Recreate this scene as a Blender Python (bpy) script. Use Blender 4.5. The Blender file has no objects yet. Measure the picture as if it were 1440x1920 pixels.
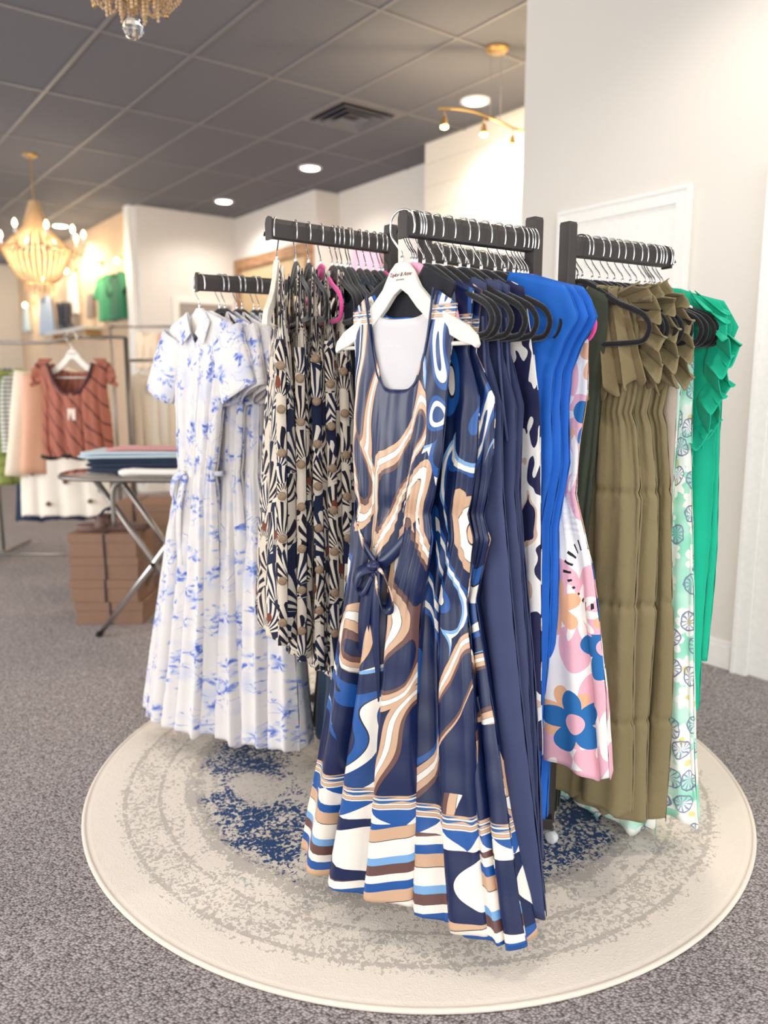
import bpy, bmesh, math, random
import numpy as np
from mathutils import Vector, Matrix

S = bpy.context.scene
C = S.collection
PI = math.pi
random.seed(4)

# ---------------------------------------------------------------- camera, world, light, exposure
CAM_H = 1.35
AZ = math.radians(52.65)
TILT = math.atan(240 / 1447)
cam = bpy.data.cameras.new('camera'); camo = bpy.data.objects.new('camera', cam); C.objects.link(camo)
camo.location = (0, 0, CAM_H)
camo.rotation_euler = (PI / 2 - TILT, 0, AZ - PI / 2)
cam.sensor_fit = 'HORIZONTAL'; cam.sensor_width = 36; cam.lens = 36 * 1447 / 1440
cam.clip_start = .02; cam.clip_end = 100
cam.dof.use_dof = True; cam.dof.focus_distance = 1.95; cam.dof.aperture_fstop = 2.4
S.camera = camo

S.view_settings.view_transform = 'Standard'; S.view_settings.look = 'None'
S.view_settings.gamma = 1; S.view_settings.use_curve_mapping = False
S.view_settings.exposure = 0.45

w = bpy.data.worlds.new('daylight'); S.world = w; w.use_nodes = True
w.node_tree.nodes['Background'].inputs[0].default_value = (.93, .96, 1, 1)
w.node_tree.nodes['Background'].inputs[1].default_value = 1.15

def area(name, loc, aim, size, power, col):
    l = bpy.data.lights.new(name, 'AREA'); l.shape = 'RECTANGLE'; l.size, l.size_y = size
    l.energy = power; l.color = col
    o = bpy.data.objects.new(name, l); C.objects.link(o); o.location = loc
    o.rotation_euler = (Vector(aim) - Vector(loc)).to_track_quat('-Z', 'Y').to_euler()
    return o
area('shopfront_daylight', (-3.4, -2.6, 1.9), (1.5, 2.0, 1.0), (4.2, 2.6), 75, (1, .97, .94))
area('side_daylight', (1.6, -3.2, 2.0), (1.8, 2.0, .8), (3.0, 2.4), 60, (.93, .96, 1))
area('left_daylight', (-3.6, 5.5, 1.9), (2.5, 5.5, 1.2), (5.0, 2.6), 150, (1, .96, .92))

# ---------------------------------------------------------------- colour and node helpers
def lin(h):
    h = h.lstrip('#'); o = []
    for i in (0, 2, 4):
        c = int(h[i:i + 2], 16) / 255
        o.append(c / 12.92 if c <= .04045 else ((c + .055) / 1.055) ** 2.4)
    return (*o, 1)

class K:                                    # a socket (or number) with arithmetic
    def __init__(s, m, v): s.m, s.v = m, v
    def op(s, o, a, b=None, c=None): return s.m.math(o, a, b, c)
    def __add__(s, b): return s.op('ADD', s, b)
    def __radd__(s, b): return s.op('ADD', b, s)
    def __sub__(s, b): return s.op('SUBTRACT', s, b)
    def __rsub__(s, b): return s.op('SUBTRACT', b, s)
    def __mul__(s, b): return s.op('MULTIPLY', s, b)
    __rmul__ = __mul__
    def __truediv__(s, b): return s.op('DIVIDE', s, b)
    def __lt__(s, b): return s.op('LESS_THAN', s, b)
    def __gt__(s, b): return s.op('GREATER_THAN', s, b)
    def fract(s): return s.op('FRACT', s)
    def floor(s): return s.op('FLOOR', s)
    def sin(s): return s.op('SINE', s)
    def abs(s): return s.op('ABSOLUTE', s)
    def max(s, b): return s.op('MAXIMUM', s, b)
    def min(s, b): return s.op('MINIMUM', s, b)
    def pow(s, b): return s.op('POWER', s, b)
    def smooth(s, a, b):
        n = s.m.n('ShaderNodeMapRange'); n.interpolation_type = 'SMOOTHSTEP'
        s.m.link(s.v, n.inputs[0]); n.inputs[1].default_value = a; n.inputs[2].default_value = b
        return K(s.m, n.outputs[0])

class Mat:
    def __init__(s, name):
        s.mat = bpy.data.materials.new(name); s.mat.use_nodes = True
        s.nt = s.mat.node_tree; s.b = s.nt.nodes['Principled BSDF']
    def n(s, t): return s.nt.nodes.new(t)
    def link(s, a, i):
        if isinstance(a, K): a = a.v
        if isinstance(a, (int, float)): i.default_value = a
        elif isinstance(a, tuple): i.default_value = a
        else: s.nt.links.new(a, i)
    def math(s, o, a, b=None, c=None):
        n = s.n('ShaderNodeMath'); n.operation = o
        s.link(a, n.inputs[0])
        if b is not None: s.link(b, n.inputs[1])
        if c is not None: s.link(c, n.inputs[2])
        return K(s, n.outputs[0])
    def xyz(s, kind='Object'):
        t = s.n('ShaderNodeTexCoord'); p = s.n('ShaderNodeSeparateXYZ'); s.link(t.outputs[kind], p.inputs[0])
        return [K(s, p.outputs[i]) for i in range(3)]
    def vec(s, x, y, z=0.0):
        c = s.n('ShaderNodeCombineXYZ')
        for i, a in enumerate((x, y, z)): s.link(a, c.inputs[i])
        return K(s, c.outputs[0])
    def noise(s, v, scale, detail=2, dist=0, rough=.5, col=False):
        n = s.n('ShaderNodeTexNoise'); s.link(v, n.inputs['Vector'])
        n.inputs['Scale'].default_value = scale; n.inputs['Detail'].default_value = detail
        n.inputs['Distortion'].default_value = dist; n.inputs['Roughness'].default_value = rough
        if col:
            p = s.n('ShaderNodeSeparateXYZ'); s.link(n.outputs['Color'], p.inputs[0])
            return [K(s, p.outputs[i]) for i in range(3)]
        return K(s, n.outputs[0])
    def voro(s, v, scale, rnd=1, feat='F1'):
        """distance, cell colour channel, local offset x, local offset y (in cell units)"""
        n = s.n('ShaderNodeTexVoronoi'); n.voronoi_dimensions = '2D'; n.feature = feat
        m = s.n('ShaderNodeVectorMath'); m.operation = 'SCALE'; s.link(v, m.inputs[0]); m.inputs['Scale'].default_value = scale
        s.link(m.outputs[0], n.inputs['Vector']); n.inputs['Scale'].default_value = 1; n.inputs['Randomness'].default_value = rnd
        if feat == 'DISTANCE_TO_EDGE': return K(s, n.outputs['Distance'])
        d = s.n('ShaderNodeVectorMath'); d.operation = 'SUBTRACT'; s.link(m.outputs[0], d.inputs[0]); s.link(n.outputs['Position'], d.inputs[1])
        p = s.n('ShaderNodeSeparateXYZ'); s.link(d.outputs[0], p.inputs[0])
        c = s.n('ShaderNodeSeparateXYZ'); s.link(n.outputs['Color'], c.inputs[0])
        return K(s, n.outputs['Distance']), K(s, c.outputs[0]), K(s, p.outputs[0]), K(s, p.outputs[1]), K(s, c.outputs[1])
    def ramp(s, f, stops, interp='CONSTANT'):
        n = s.n('ShaderNodeValToRGB'); s.link(f, n.inputs[0]); r = n.color_ramp; r.interpolation = interp
        while len(r.elements) < len(stops): r.elements.new(.5)
        for e, (p, c) in zip(r.elements, stops):
            e.position = p; e.color = lin(c) if isinstance(c, str) else c
        return K(s, n.outputs[0])
    def mix(s, f, a, b):
        n = s.n('ShaderNodeMix'); n.data_type = 'RGBA'
        s.link(f, n.inputs[0]); s.link(lin(a) if isinstance(a, str) else a, n.inputs[6]); s.link(lin(b) if isinstance(b, str) else b, n.inputs[7])
        return K(s, n.outputs[2])
    def bump(s, h, strength=.3, dist=.01):
        n = s.n('ShaderNodeBump'); s.link(h, n.inputs['Height']); n.inputs['Strength'].default_value = strength
        n.inputs['Distance'].default_value = dist; s.nt.links.new(n.outputs[0], s.b.inputs['Normal'])
    def done(s, col, rough=.6, metal=0, emit=0, spec=.5, sheen=0):
        s.link(lin(col) if isinstance(col, str) else col, s.b.inputs['Base Color'])
        s.link(rough, s.b.inputs['Roughness']); s.b.inputs['Metallic'].default_value = metal
        s.b.inputs['Specular IOR Level'].default_value = spec
        s.b.inputs['Sheen Weight'].default_value = sheen
        if emit:
            s.link(lin(col) if isinstance(col, str) else col, s.b.inputs['Emission Color']); s.b.inputs['Emission Strength'].default_value = emit
        return s.mat

def plain(name, col, rough=.6, metal=0, emit=0, spec=.5, grain=40, var=.08, bump=0, sheen=0):
    m = Mat(name); x, y, z = m.xyz(); n = m.noise(m.vec(x, y, z), grain, 3)
    c = lin(col); f = 1 - var; g = 1 + var
    cc = m.mix(n, (c[0] * f, c[1] * f, c[2] * f, 1), (min(1, c[0] * g), min(1, c[1] * g), min(1, c[2] * g), 1))
    if bump: m.bump(n, bump)
    return m.done(cc, rough, metal, emit, spec, sheen)

def cloth(name, col, rough=.85, crease=.25, weave=.1, spec=.25, sheen=.15, scale=9):
    m = Mat(name); x, y, z = m.xyz('UV')
    v = m.vec(x, y * .55)
    n = m.noise(v, scale, 4, .6)
    wv = m.noise(m.vec(x * 3, y), 260, 1)
    m.bump(n * .9 + wv * weave, crease, .02)
    c = lin(col)
    cc = m.mix(wv, (c[0] * .9, c[1] * .9, c[2] * .9, 1), (min(1, c[0] * 1.08), min(1, c[1] * 1.08), min(1, c[2] * 1.08), 1))
    return m.done(cc, rough, 0, 0, spec, sheen)

# ---------------------------------------------------------------- printed fabrics
NAVY, ROYAL, SKY, CREAM, TAN, BROWN, LINE = '#10204a', '#1d559c', '#7aaad8', '#f4ece0', '#d2ab8b', '#6b4a45', '#2a1c1c'
def swirl_fabric():
    m = Mat('swirl_print_satin'); x, y, z = m.xyz('UV')
    wx, wy, wz = m.noise(m.vec(x * 1.2, y * .7), 3.4, 0, 0, .5, True)
    u = x * 5.4 + (wx - .5) * 3.6; v = y * 2.0 + (wy - .5) * 3.0
    d, rnd, lx, ly, r2 = m.voro(m.vec(u, v), 1, .9)
    warm = m.ramp(d, [(0, NAVY), (.27, LINE), (.277, BROWN), (.33, LINE), (.335, TAN), (.41, LINE), (.414, CREAM), (.48, LINE), (.484, TAN), (.55, LINE), (.555, NAVY), (.80, '#14386e')])
    cool = m.ramp(d, [(0, '#17427c'), (.16, CREAM), (.25, LINE), (.255, ROYAL), (.33, NAVY), (.56, LINE), (.565, SKY), (.61, CREAM), (.67, LINE), (.675, ROYAL), (.74, NAVY)])
    navy = m.ramp(d, [(0, NAVY), (.50, ROYAL), (.58, LINE), (.585, CREAM), (.65, LINE), (.655, TAN), (.73, BROWN), (.80, NAVY)])
    c = m.mix(rnd > .60, warm, cool); c = m.mix(r2 > .64, c, navy)
    # woven-looking stripe bands near the yoke and above the border
    zig = ((x * 26).fract() - .5).abs() * 2
    def band(lo, hi, c):
        t = (y - lo) / (hi - lo)
        inb = (t > 0) * (t < 1)
        st = (t * 3).fract()
        k = m.ramp(st, [(0, CREAM), (.30, LINE), (.36, TAN), (.5, TAN), (.94, LINE)])
        tri = (zig * .9 < ((t * 3).fract() - .3) * 1.6) * ((t * 3).fract() > .34)
        k = m.mix(tri * (t > .33) * (t < .9), k, '#2f5f96')
        return m.mix(inb, c, k)
    c = band(1.372, 1.404, c); c = band(.235, .268, c)
    # border: triangles, ovals, wavy stripes
    cell = (x * 6.6); lx = cell.fract() - .5; cid = (cell.floor() * .5).fract()
    low = y < .235
    tri = ((lx * 2).fract() - .5).abs() * 2
    t1 = m.mix((tri > (y - .19) / .045) * 1.0, ROYAL, CREAM)
    ov = (lx * lx) * 7 + ((y - .115) / .062) * ((y - .115) / .062)
    ovc = m.ramp(ov * .25, [(0, CREAM), (.2, NAVY), (1, NAVY)])
    wav = m.ramp(((y * 6.5) + (x * 13).sin() * .22 + .2).fract(), [(0, CREAM), (.16, LINE), (.17, TAN), (.36, ROYAL), (.5, CREAM), (.62, BROWN), (.78, SKY), (.9, CREAM)])
    bc = m.mix(y < .19, t1, ovc); bc = m.mix((cid > .25) * (y < .2), bc, wav); bc = m.mix(y < .035, bc, wav)
    c = m.mix(low, c, bc)
    m.bump(m.noise(m.vec(x, y * .4), 12, 2), .12, .02)
    return m.done(c, .36, 0, 0, .55)

def toile_fabric():
    m = Mat('blue_floral_cotton'); x, y, z = m.xyz('UV')
    n1, n2, n3 = m.noise(m.vec(x, y), 16, 3, 0, .6, True)
    d, rnd, lx, ly, r2 = m.voro(m.vec(x + (n1 - .5) * .05, y + (n2 - .5) * .05), 11.5, .9)
    ang = m.math('ARCTAN2', lx, ly)
    pet = ((ang * 4 + rnd * 6).sin().abs()) * .34 + .16
    fl = (1 - (d / pet)).max(0)
    inten = m.noise(m.vec(x, y), 38, 3, .5).smooth(.38, .68)
    f = fl.smooth(0, .35) * inten * (r2 > .22)
    stem = (m.noise(m.vec(x, y * .7), 15, 2, 1.2) - .5).abs()
    st = (1 - stem.smooth(.0, .014)) * m.noise(m.vec(x, y), 9, 1).smooth(.48, .6)
    wash = m.noise(m.vec(x, y), 11, 2).smooth(.5, .7) * .2
    k = (f * .95 + st * .8 + wash).min(1)
    c = m.ramp(k, [(0, '#e0dbd8'), (.35, '#bcc3dd'), (.75, '#7d90cd'), (1, '#4a63b4')], 'LINEAR')
    m.bump(m.noise(m.vec(x, y * .5), 14, 3, .5), .18, .02)
    return m.done(c, .85, 0, 0, .2, .1)

def fan_fabric():
    m = Mat('leaf_fan_linen'); x, y, z = m.xyz('UV')
    wx, wy, wz = m.noise(m.vec(x, y), 8, 1, 0, .5, True)
    d, rnd, lx, ly, r2 = m.voro(m.vec(x * 1.15 + (wx - .5) * .03, y * .75 + (wy - .5) * .03), 10.5, .8)
    ly2 = ly + .38
    r = (lx * lx + ly2 * ly2).pow(.5)
    a = m.math('ARCTAN2', lx, ly2)
    fing = ((a * 19).sin() * .5 + .5)
    inside = (r > .16) * (r < (1.02 - (a * a) * .22 + fing * .06)) * (a.abs() < 1.35)
    stripe = (fing > (.50 - (r - .5) * .10)) * inside
    ground = (m.noise(m.vec(x * 1.4, y * .6), 7, 0) > .52)
    dark, light = '#1a1a2b', '#d9ccba'
    base = m.mix(ground, light, '#1c2440')
    fc = m.mix(ground, dark, '#e4d9c8')
    c = m.mix(stripe, base, fc)
    spot = (d < .12) * (rnd > .72)
    c = m.mix(spot, c, '#7a3f2b')
    m.bump(m.noise(m.vec(x, y), 300, 1), .15, .003)
    return m.done(c, .85, 0, 0, .2, .1)

def petals(m, x, y, scale, off, n, R, rmin=.62, rnd=.8):
    d, rn, lx, ly, r2 = m.voro(m.vec(x + off, y + off * 1.7), scale, rnd)
    a = m.math('ARCTAN2', lx, ly)
    p = ((a * (n / 2) + rn * 6).sin().abs() * (1 - rmin) + rmin) * R
    return d, d < p, a, rn, r2
def floral_fabric():
    m = Mat('pink_bloom_print'); x, y, z = m.xyz('UV')
    d1, f1, a1, r1, q1 = petals(m, x, y, 3.9, 0.1, 5, .58, .55)
    d2, f2, a2, r2, q2 = petals(m, x, y, 5.0, 3.3, 5, .42, .5)
    d3, f3, a3, r3, q3 = petals(m, x, y, 4.6, 7.9, 6, .34, .5)
    c = m.mix(f1, '#f6f2ef', '#efb6c3'); c = m.mix((d1 < ((a1 * 5).sin().abs() * .2 + .09)) * f1, c, '#fbf3ea')
    c = m.mix(f3 * (q3 > .35), c, '#f0b78f')
    c = m.mix(f2 * (q2 > .3), c, '#2a6fb0'); c = m.mix((d2 < .13) * (q2 > .3), c, '#efb6c3')
    st = ((a3 * 22).sin() > .6) * (d3 > .30) * (d3 < .42) * (q3 < .22)
    c = m.mix(st, c, '#20232f')
    sm = (y > .60) * (y < .76)
    m.bump(((y * 420).sin()) * sm * .5 + m.noise(m.vec(x, y * .5), 10, 2) * .4, .4, .006)
    return m.done(c, .7, 0, 0, .3)

def mint_fabric():
    m = Mat('mint_floral_print'); x, y, z = m.xyz('UV')
    wx, wy, wz = m.noise(m.vec(x, y), 20, 2, 0, .5, True)
    u = x + (wx - .5) * .03; v = y + (wy - .5) * .03
    d1, f1, a1, r1, q1 = petals(m, u, v, 10, .4, 8, .45, .7)
    d2, f2, a2, r2, q2 = petals(m, u, v, 13, 5.1, 10, .42, .6)
    base = m.mix(m.noise(m.vec(x, y), 7, 2).smooth(.35, .65), '#8fdcbc', '#d9f3e4')
    c = m.mix(f1, base, '#f5f6ec'); c = m.mix((d1 < .1), c, '#e6dc96')
    ring = ((d2 - .33).abs() < .025) * (q2 > .4)
    c = m.mix(ring, c, '#7f86a0')
    c = m.mix(((a2 * 10).sin() > .55) * (d2 < .3) * (q2 > .4), c, '#8a93b8')
    m.bump(m.noise(m.vec(x, y * .5), 12, 2), .15, .02)
    return m.done(c, .6, 0, 0, .35)

def navyprint_fabric():
    m = Mat('navy_white_bloom_print'); x, y, z = m.xyz('UV')
    n = m.noise(m.vec(x, y * .7), 8, 2, .4)
    c = m.ramp(n, [(0, '#23254a'), (.5, '#f2ede6'), (.60, '#d9b9a6'), (.63, '#23254a')])
    m.bump(m.noise(m.vec(x, y * .5), 12, 2), .15, .02)
    return m.done(c, .6, 0, 0, .3)

def rust_fabric():
    m = Mat('rust_draped_cotton'); x, y, z = m.xyz('UV')
    wv = (y * 8.5 + (x.abs() * 5).pow(1.6) * -1.0 + m.noise(m.vec(x, y), 4, 1) * .8).fract()
    c = m.mix((wv < .13), '#a3604c', '#4b2a2c')
    m.bump(m.noise(m.vec(x * 2, y), 12, 3), .4, .02)
    return m.done(c, .8)

def ribbed(name, a, b, f=60):
    m = Mat(name); x, y, z = m.xyz('UV')
    return m.done(m.mix((y * f).sin() > .4, a, b), .85)

FAB = dict(
    swirl=swirl_fabric(), toile=toile_fabric(), fan=fan_fabric(), floral=floral_fabric(), mint=mint_fabric(),
    navyprint=navyprint_fabric(), rust=rust_fabric(),
    navy=cloth('navy_crepe', '#3a4265', .6, .10, .05, .35, 0, 6), black=cloth('black_jersey', '#15171f', .8),
    teal=cloth('dark_blue_cotton', '#27384f', .85, .2), royal=cloth('royal_blue_crepe', '#1f66c4', .65, .14, .05, .3, 0, 7),
    olive=cloth('olive_cotton', '#877a58', .85, .5, .08, .2, .1, 14), sage=cloth('dark_green_cotton', '#3f4638', .85, .3),
    green=cloth('bright_green_pleat', '#18b48d', .75, .12, .25, .2, .1, 6), beige=cloth('beige_satin', '#c9b8a6', .5),
    cream=cloth('cream_knit', '#ecdcc6', .9, .2), cream2=cloth('ivory_cotton', '#f0e8da', .9, .2), peach=cloth('peach_satin', '#dba98d', .6),
    denim=cloth('blue_denim', '#5f7596', .9), darkdenim=cloth('dark_denim', '#26344c', .9), lime=ribbed('green_stripe_knit', '#a9b86a', '#8fa052', 90),
    stripe=ribbed('grey_stripe_knit', '#e6e4dd', '#53635c', 220), sky=cloth('pale_blue_linen', '#b9cbe4', .9), pink=cloth('pink_chiffon', '#e8b5cc', .9),
    kelly=cloth('kelly_green_cotton', '#3f9e6a', .9), forest=cloth('forest_green_cotton', '#1f6b4d', .9), white=cloth('white_cotton', '#f0ede8', .9),
    skyjean=cloth('pale_denim', '#bccdd6', .9), rose=cloth('rose_cotton', '#cf8f90', .9), taupe=cloth('taupe_cotton', '#8d8078', .9), lining=cloth('pale_lining', '#d6d3d4', .6, .1),
    skynavy=cloth('navy_satin', '#16264f', .38, .1, .02, .55, 0))

M_ = dict(
    black=plain('black_powder_coat', '#3c3734', .55, 0, 0, .4, 60, .05), velvet=plain('black_velvet', '#1b1b1d', .95, 0, 0, .15, 200, .25, .2, .4),
    pinkvelvet=plain('pink_velvet', '#ef4fa0', .9, 0, 0, .2, 200, .1, .1, .3), palepink=plain('pale_pink_velvet', '#eaa6c0', .9, 0, 0, .2, 200, .1, .1, .3),
    chrome=plain('chrome', '#d8d8d8', .22, 1, 0, .5, 5, .02), whitewood=plain('white_painted_wood', '#e6dfd2', .45, 0, 0, .5, 12, .03),
    whiteplastic=plain('white_plastic', '#ececec', .4), ink=plain('dark_red_ink', '#6b3038', .6), button=plain('horn_button', '#93795d', .4, 0, 0, .5, 120, .25),
    steel=plain('brushed_steel', '#8c8681', .35, .8), board=plain('brown_card', '#8d6f5c', .85, 0, 0, .3, 30, .05), elastic=plain('black_ribbon', '#2a262c', .7),
    glass=None, frost=plain('trim_paint', '#ece9e3', .4), gold=plain('brass', '#b99762', .35, .7), bead=plain('wooden_bead', '#c8a983', .6, 0, 0, .4, 90, .12),
    tanleather=plain('brown_leather', '#6d5249', .6), darkleather=plain('black_leather', '#2c2a35', .5), tag=plain('paper_tag', '#e3cfc2', .8))
g = Mat('clear_glass'); g.b.inputs['Transmission Weight'].default_value = 1; g.b.inputs['IOR'].default_value = 1.45
x, y, z = g.xyz(); M_['glass'] = g.done(g.mix(g.noise(g.vec(x, y, z), 3, 0), '#f4fbfb', '#ffffff'), .02)
def glow(name, col, e):
    m = Mat(name); x, y, z = m.xyz(); return m.done(m.mix(m.noise(m.vec(x, y, z), 2, 0), col, col), .5, 0, e)
M_['lamp'] = glow('lamp_lens', '#fff1e2', 22); M_['bulb'] = glow('warm_bulb', '#ffe3ac', 14); M_['spot'] = glow('halogen_lens', '#ffd06a', 60)

# ---------------------------------------------------------------- mesh helpers
def mesh(name, V, Fc, mat, parent=None, uv=None, smooth=True, mats=None):
    me = bpy.data.meshes.new(name); me.from_pydata([tuple(map(float, v)) for v in V], [], [tuple(map(int, f)) for f in Fc])
    if uv is not None:
        l = me.uv_layers.new(name='uv'); idx = np.empty(len(me.loops), dtype=np.int32); me.loops.foreach_get('vertex_index', idx)
        l.data.foreach_set('uv', np.asarray(uv, dtype=np.float32)[idx].ravel())
    if smooth: me.polygons.foreach_set('use_smooth', [True] * len(me.polygons))
    me.materials.append(mat)
    me.update()
    o = bpy.data.objects.new(name, me); C.objects.link(o)
    if parent: o.parent = parent
    return o

class G:                                    # geometry collector
    def __init__(s, uo=(.2, 0)): s.V = []; s.F = []; s.uo = uo
    def add(s, V, Fc):
        b = len(s.V); s.V += [tuple(v) for v in V]; s.F += [tuple(i + b for i in f) for f in Fc]; return s
    def box(s, c, d, rz=0, M=None):
        cx, cy, cz = c; hx, hy, hz = d[0] / 2, d[1] / 2, d[2] / 2; ca, sa = math.cos(rz), math.sin(rz); V = []
        for z in (-hz, hz):
            for x, y in ((-hx, -hy), (hx, -hy), (hx, hy), (-hx, hy)): V.append((cx + x * ca - y * sa, cy + x * sa + y * ca, cz + z))
        return s.add(V, [(0, 3, 2, 1), (4, 5, 6, 7), (0, 1, 5, 4), (1, 2, 6, 5), (2, 3, 7, 6), (3, 0, 4, 7)])
    def tube(s, P, r, n=8, closed=False, flat=1.0):
        P = [Vector(p) for p in P]; N = len(P); V = []; rr = r if isinstance(r, (list, tuple)) else [r] * N
        up = None
        for i, p in enumerate(P):
            if closed: t = (P[(i + 1) % N] - P[i - 1])
            else: t = P[min(i + 1, N - 1)] - P[max(i - 1, 0)]
            t.normalize()
            if up is None: up = Vector((1, 0, 0)) if abs(t.x) < .8 else Vector((0, 0, 1))
            a = (up - t * up.dot(t)).normalized(); b = t.cross(a); up = a
            for k in range(n):
                q = 2 * PI * k / n; V.append(p + a * (math.cos(q) * rr[i] * flat) + b * (math.sin(q) * rr[i]))
        Fc = []
        for i in range(N if closed else N - 1):
            j = (i + 1) % N
            for k in range(n): Fc.append((i * n + k, i * n + (k + 1) % n, j * n + (k + 1) % n, j * n + k))
        if not closed: Fc += [tuple(range(n))[::-1], tuple((N - 1) * n + k for k in range(n))]
        return s.add(V, Fc)
    def lathe(s, prof, c=(0, 0, 0), n=20, axis='z'):
        V = []; m = len(prof)
        for r, z in prof:
            for k in range(n):
                a = 2 * PI * k / n; x, y, zz = r * math.cos(a), r * math.sin(a), z
                if axis == 'x': x, y, zz = zz, x, y
                V.append((c[0] + x, c[1] + y, c[2] + zz))
        Fc = [(i * n + k, i * n + (k + 1) % n, (i + 1) * n + (k + 1) % n, (i + 1) * n + k) for i in range(m - 1) for k in range(n)]
        Fc += [tuple(range(n))[::-1], tuple((m - 1) * n + k for k in range(n))]
        return s.add(V, Fc)
    def ball(s, c, r, n=8, m=6, sz=1):
        return s.lathe([(max(r * math.sin(PI * i / m), r * .02), -r * sz * math.cos(PI * i / m)) for i in range(m + 1)], c, n)
    def prism(s, poly, x0, x1):             # polygon in the YZ plane extruded along X
        n = len(poly); V = [(x0, y, z) for y, z in poly] + [(x1, y, z) for y, z in poly]
        return s.add(V, [tuple(range(n))[::-1], tuple(range(n, 2 * n))] + [(i, (i + 1) % n, n + (i + 1) % n, n + i) for i in range(n)])
    def ribbon(s, P, W, t=.0015):           # flat strap along P, W = half-width vector (or list)
        P = [Vector(p) for p in P]; n = len(P); Ws = [Vector(x) for x in W] if isinstance(W[0], (tuple, list, Vector)) else [Vector(W)] * n
        V = []
        for i, p in enumerate(P):
            T = (P[min(i + 1, n - 1)] - P[max(i - 1, 0)]).normalized(); nn = T.cross(Ws[i]).normalized() * t
            V += [p - Ws[i] - nn, p + Ws[i] - nn, p + Ws[i] + nn, p - Ws[i] + nn]
        Fc = [(0, 1, 2, 3), tuple(4 * (n - 1) + k for k in (3, 2, 1, 0))]
        for i in range(n - 1):
            for k in range(4): Fc.append((4 * i + k, 4 * i + (k + 1) % 4, 4 * i + 4 + (k + 1) % 4, 4 * i + 4 + k))
        return s.add(V, Fc)
    def out(s, name, mat, parent=None, smooth=False, bevel=0):
        o = mesh(name, s.V, s.F, mat, parent, [(v[0] * 1.3 + v[1] + s.uo[0], v[2] + s.uo[1]) for v in s.V], smooth)
        bm = bmesh.new(); bm.from_mesh(o.data); bmesh.ops.recalc_face_normals(bm, faces=bm.faces); bm.to_mesh(o.data); bm.free()
        if bevel:
            b = o.modifiers.new('bevel', 'BEVEL'); b.width = bevel; b.segments = 2; b.limit_method = 'ANGLE'
        return o

def tag(o, label=None, cat=None, group=None, kind=None):
    if label: o['label'] = label
    if cat: o['category'] = cat
    if group: o['group'] = group
    if kind: o['kind'] = kind
    return o
def empty(name, loc=(0, 0, 0), rz=0, **k):
    o = bpy.data.objects.new(name, None); C.objects.link(o); o.location = loc; o.rotation_euler.z = rz; o.empty_display_size = .1
    return tag(o, **k)
def copy_tree(o, parent=None):
    c = o.copy(); C.objects.link(c)
    if parent: c.parent = parent
    for ch in o.children: copy_tree(ch, c)
    return c
ORD = 'first second third fourth fifth sixth seventh eighth ninth tenth eleventh twelfth thirteenth fourteenth fifteenth sixteenth seventeenth eighteenth nineteenth twentieth'.split()

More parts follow.
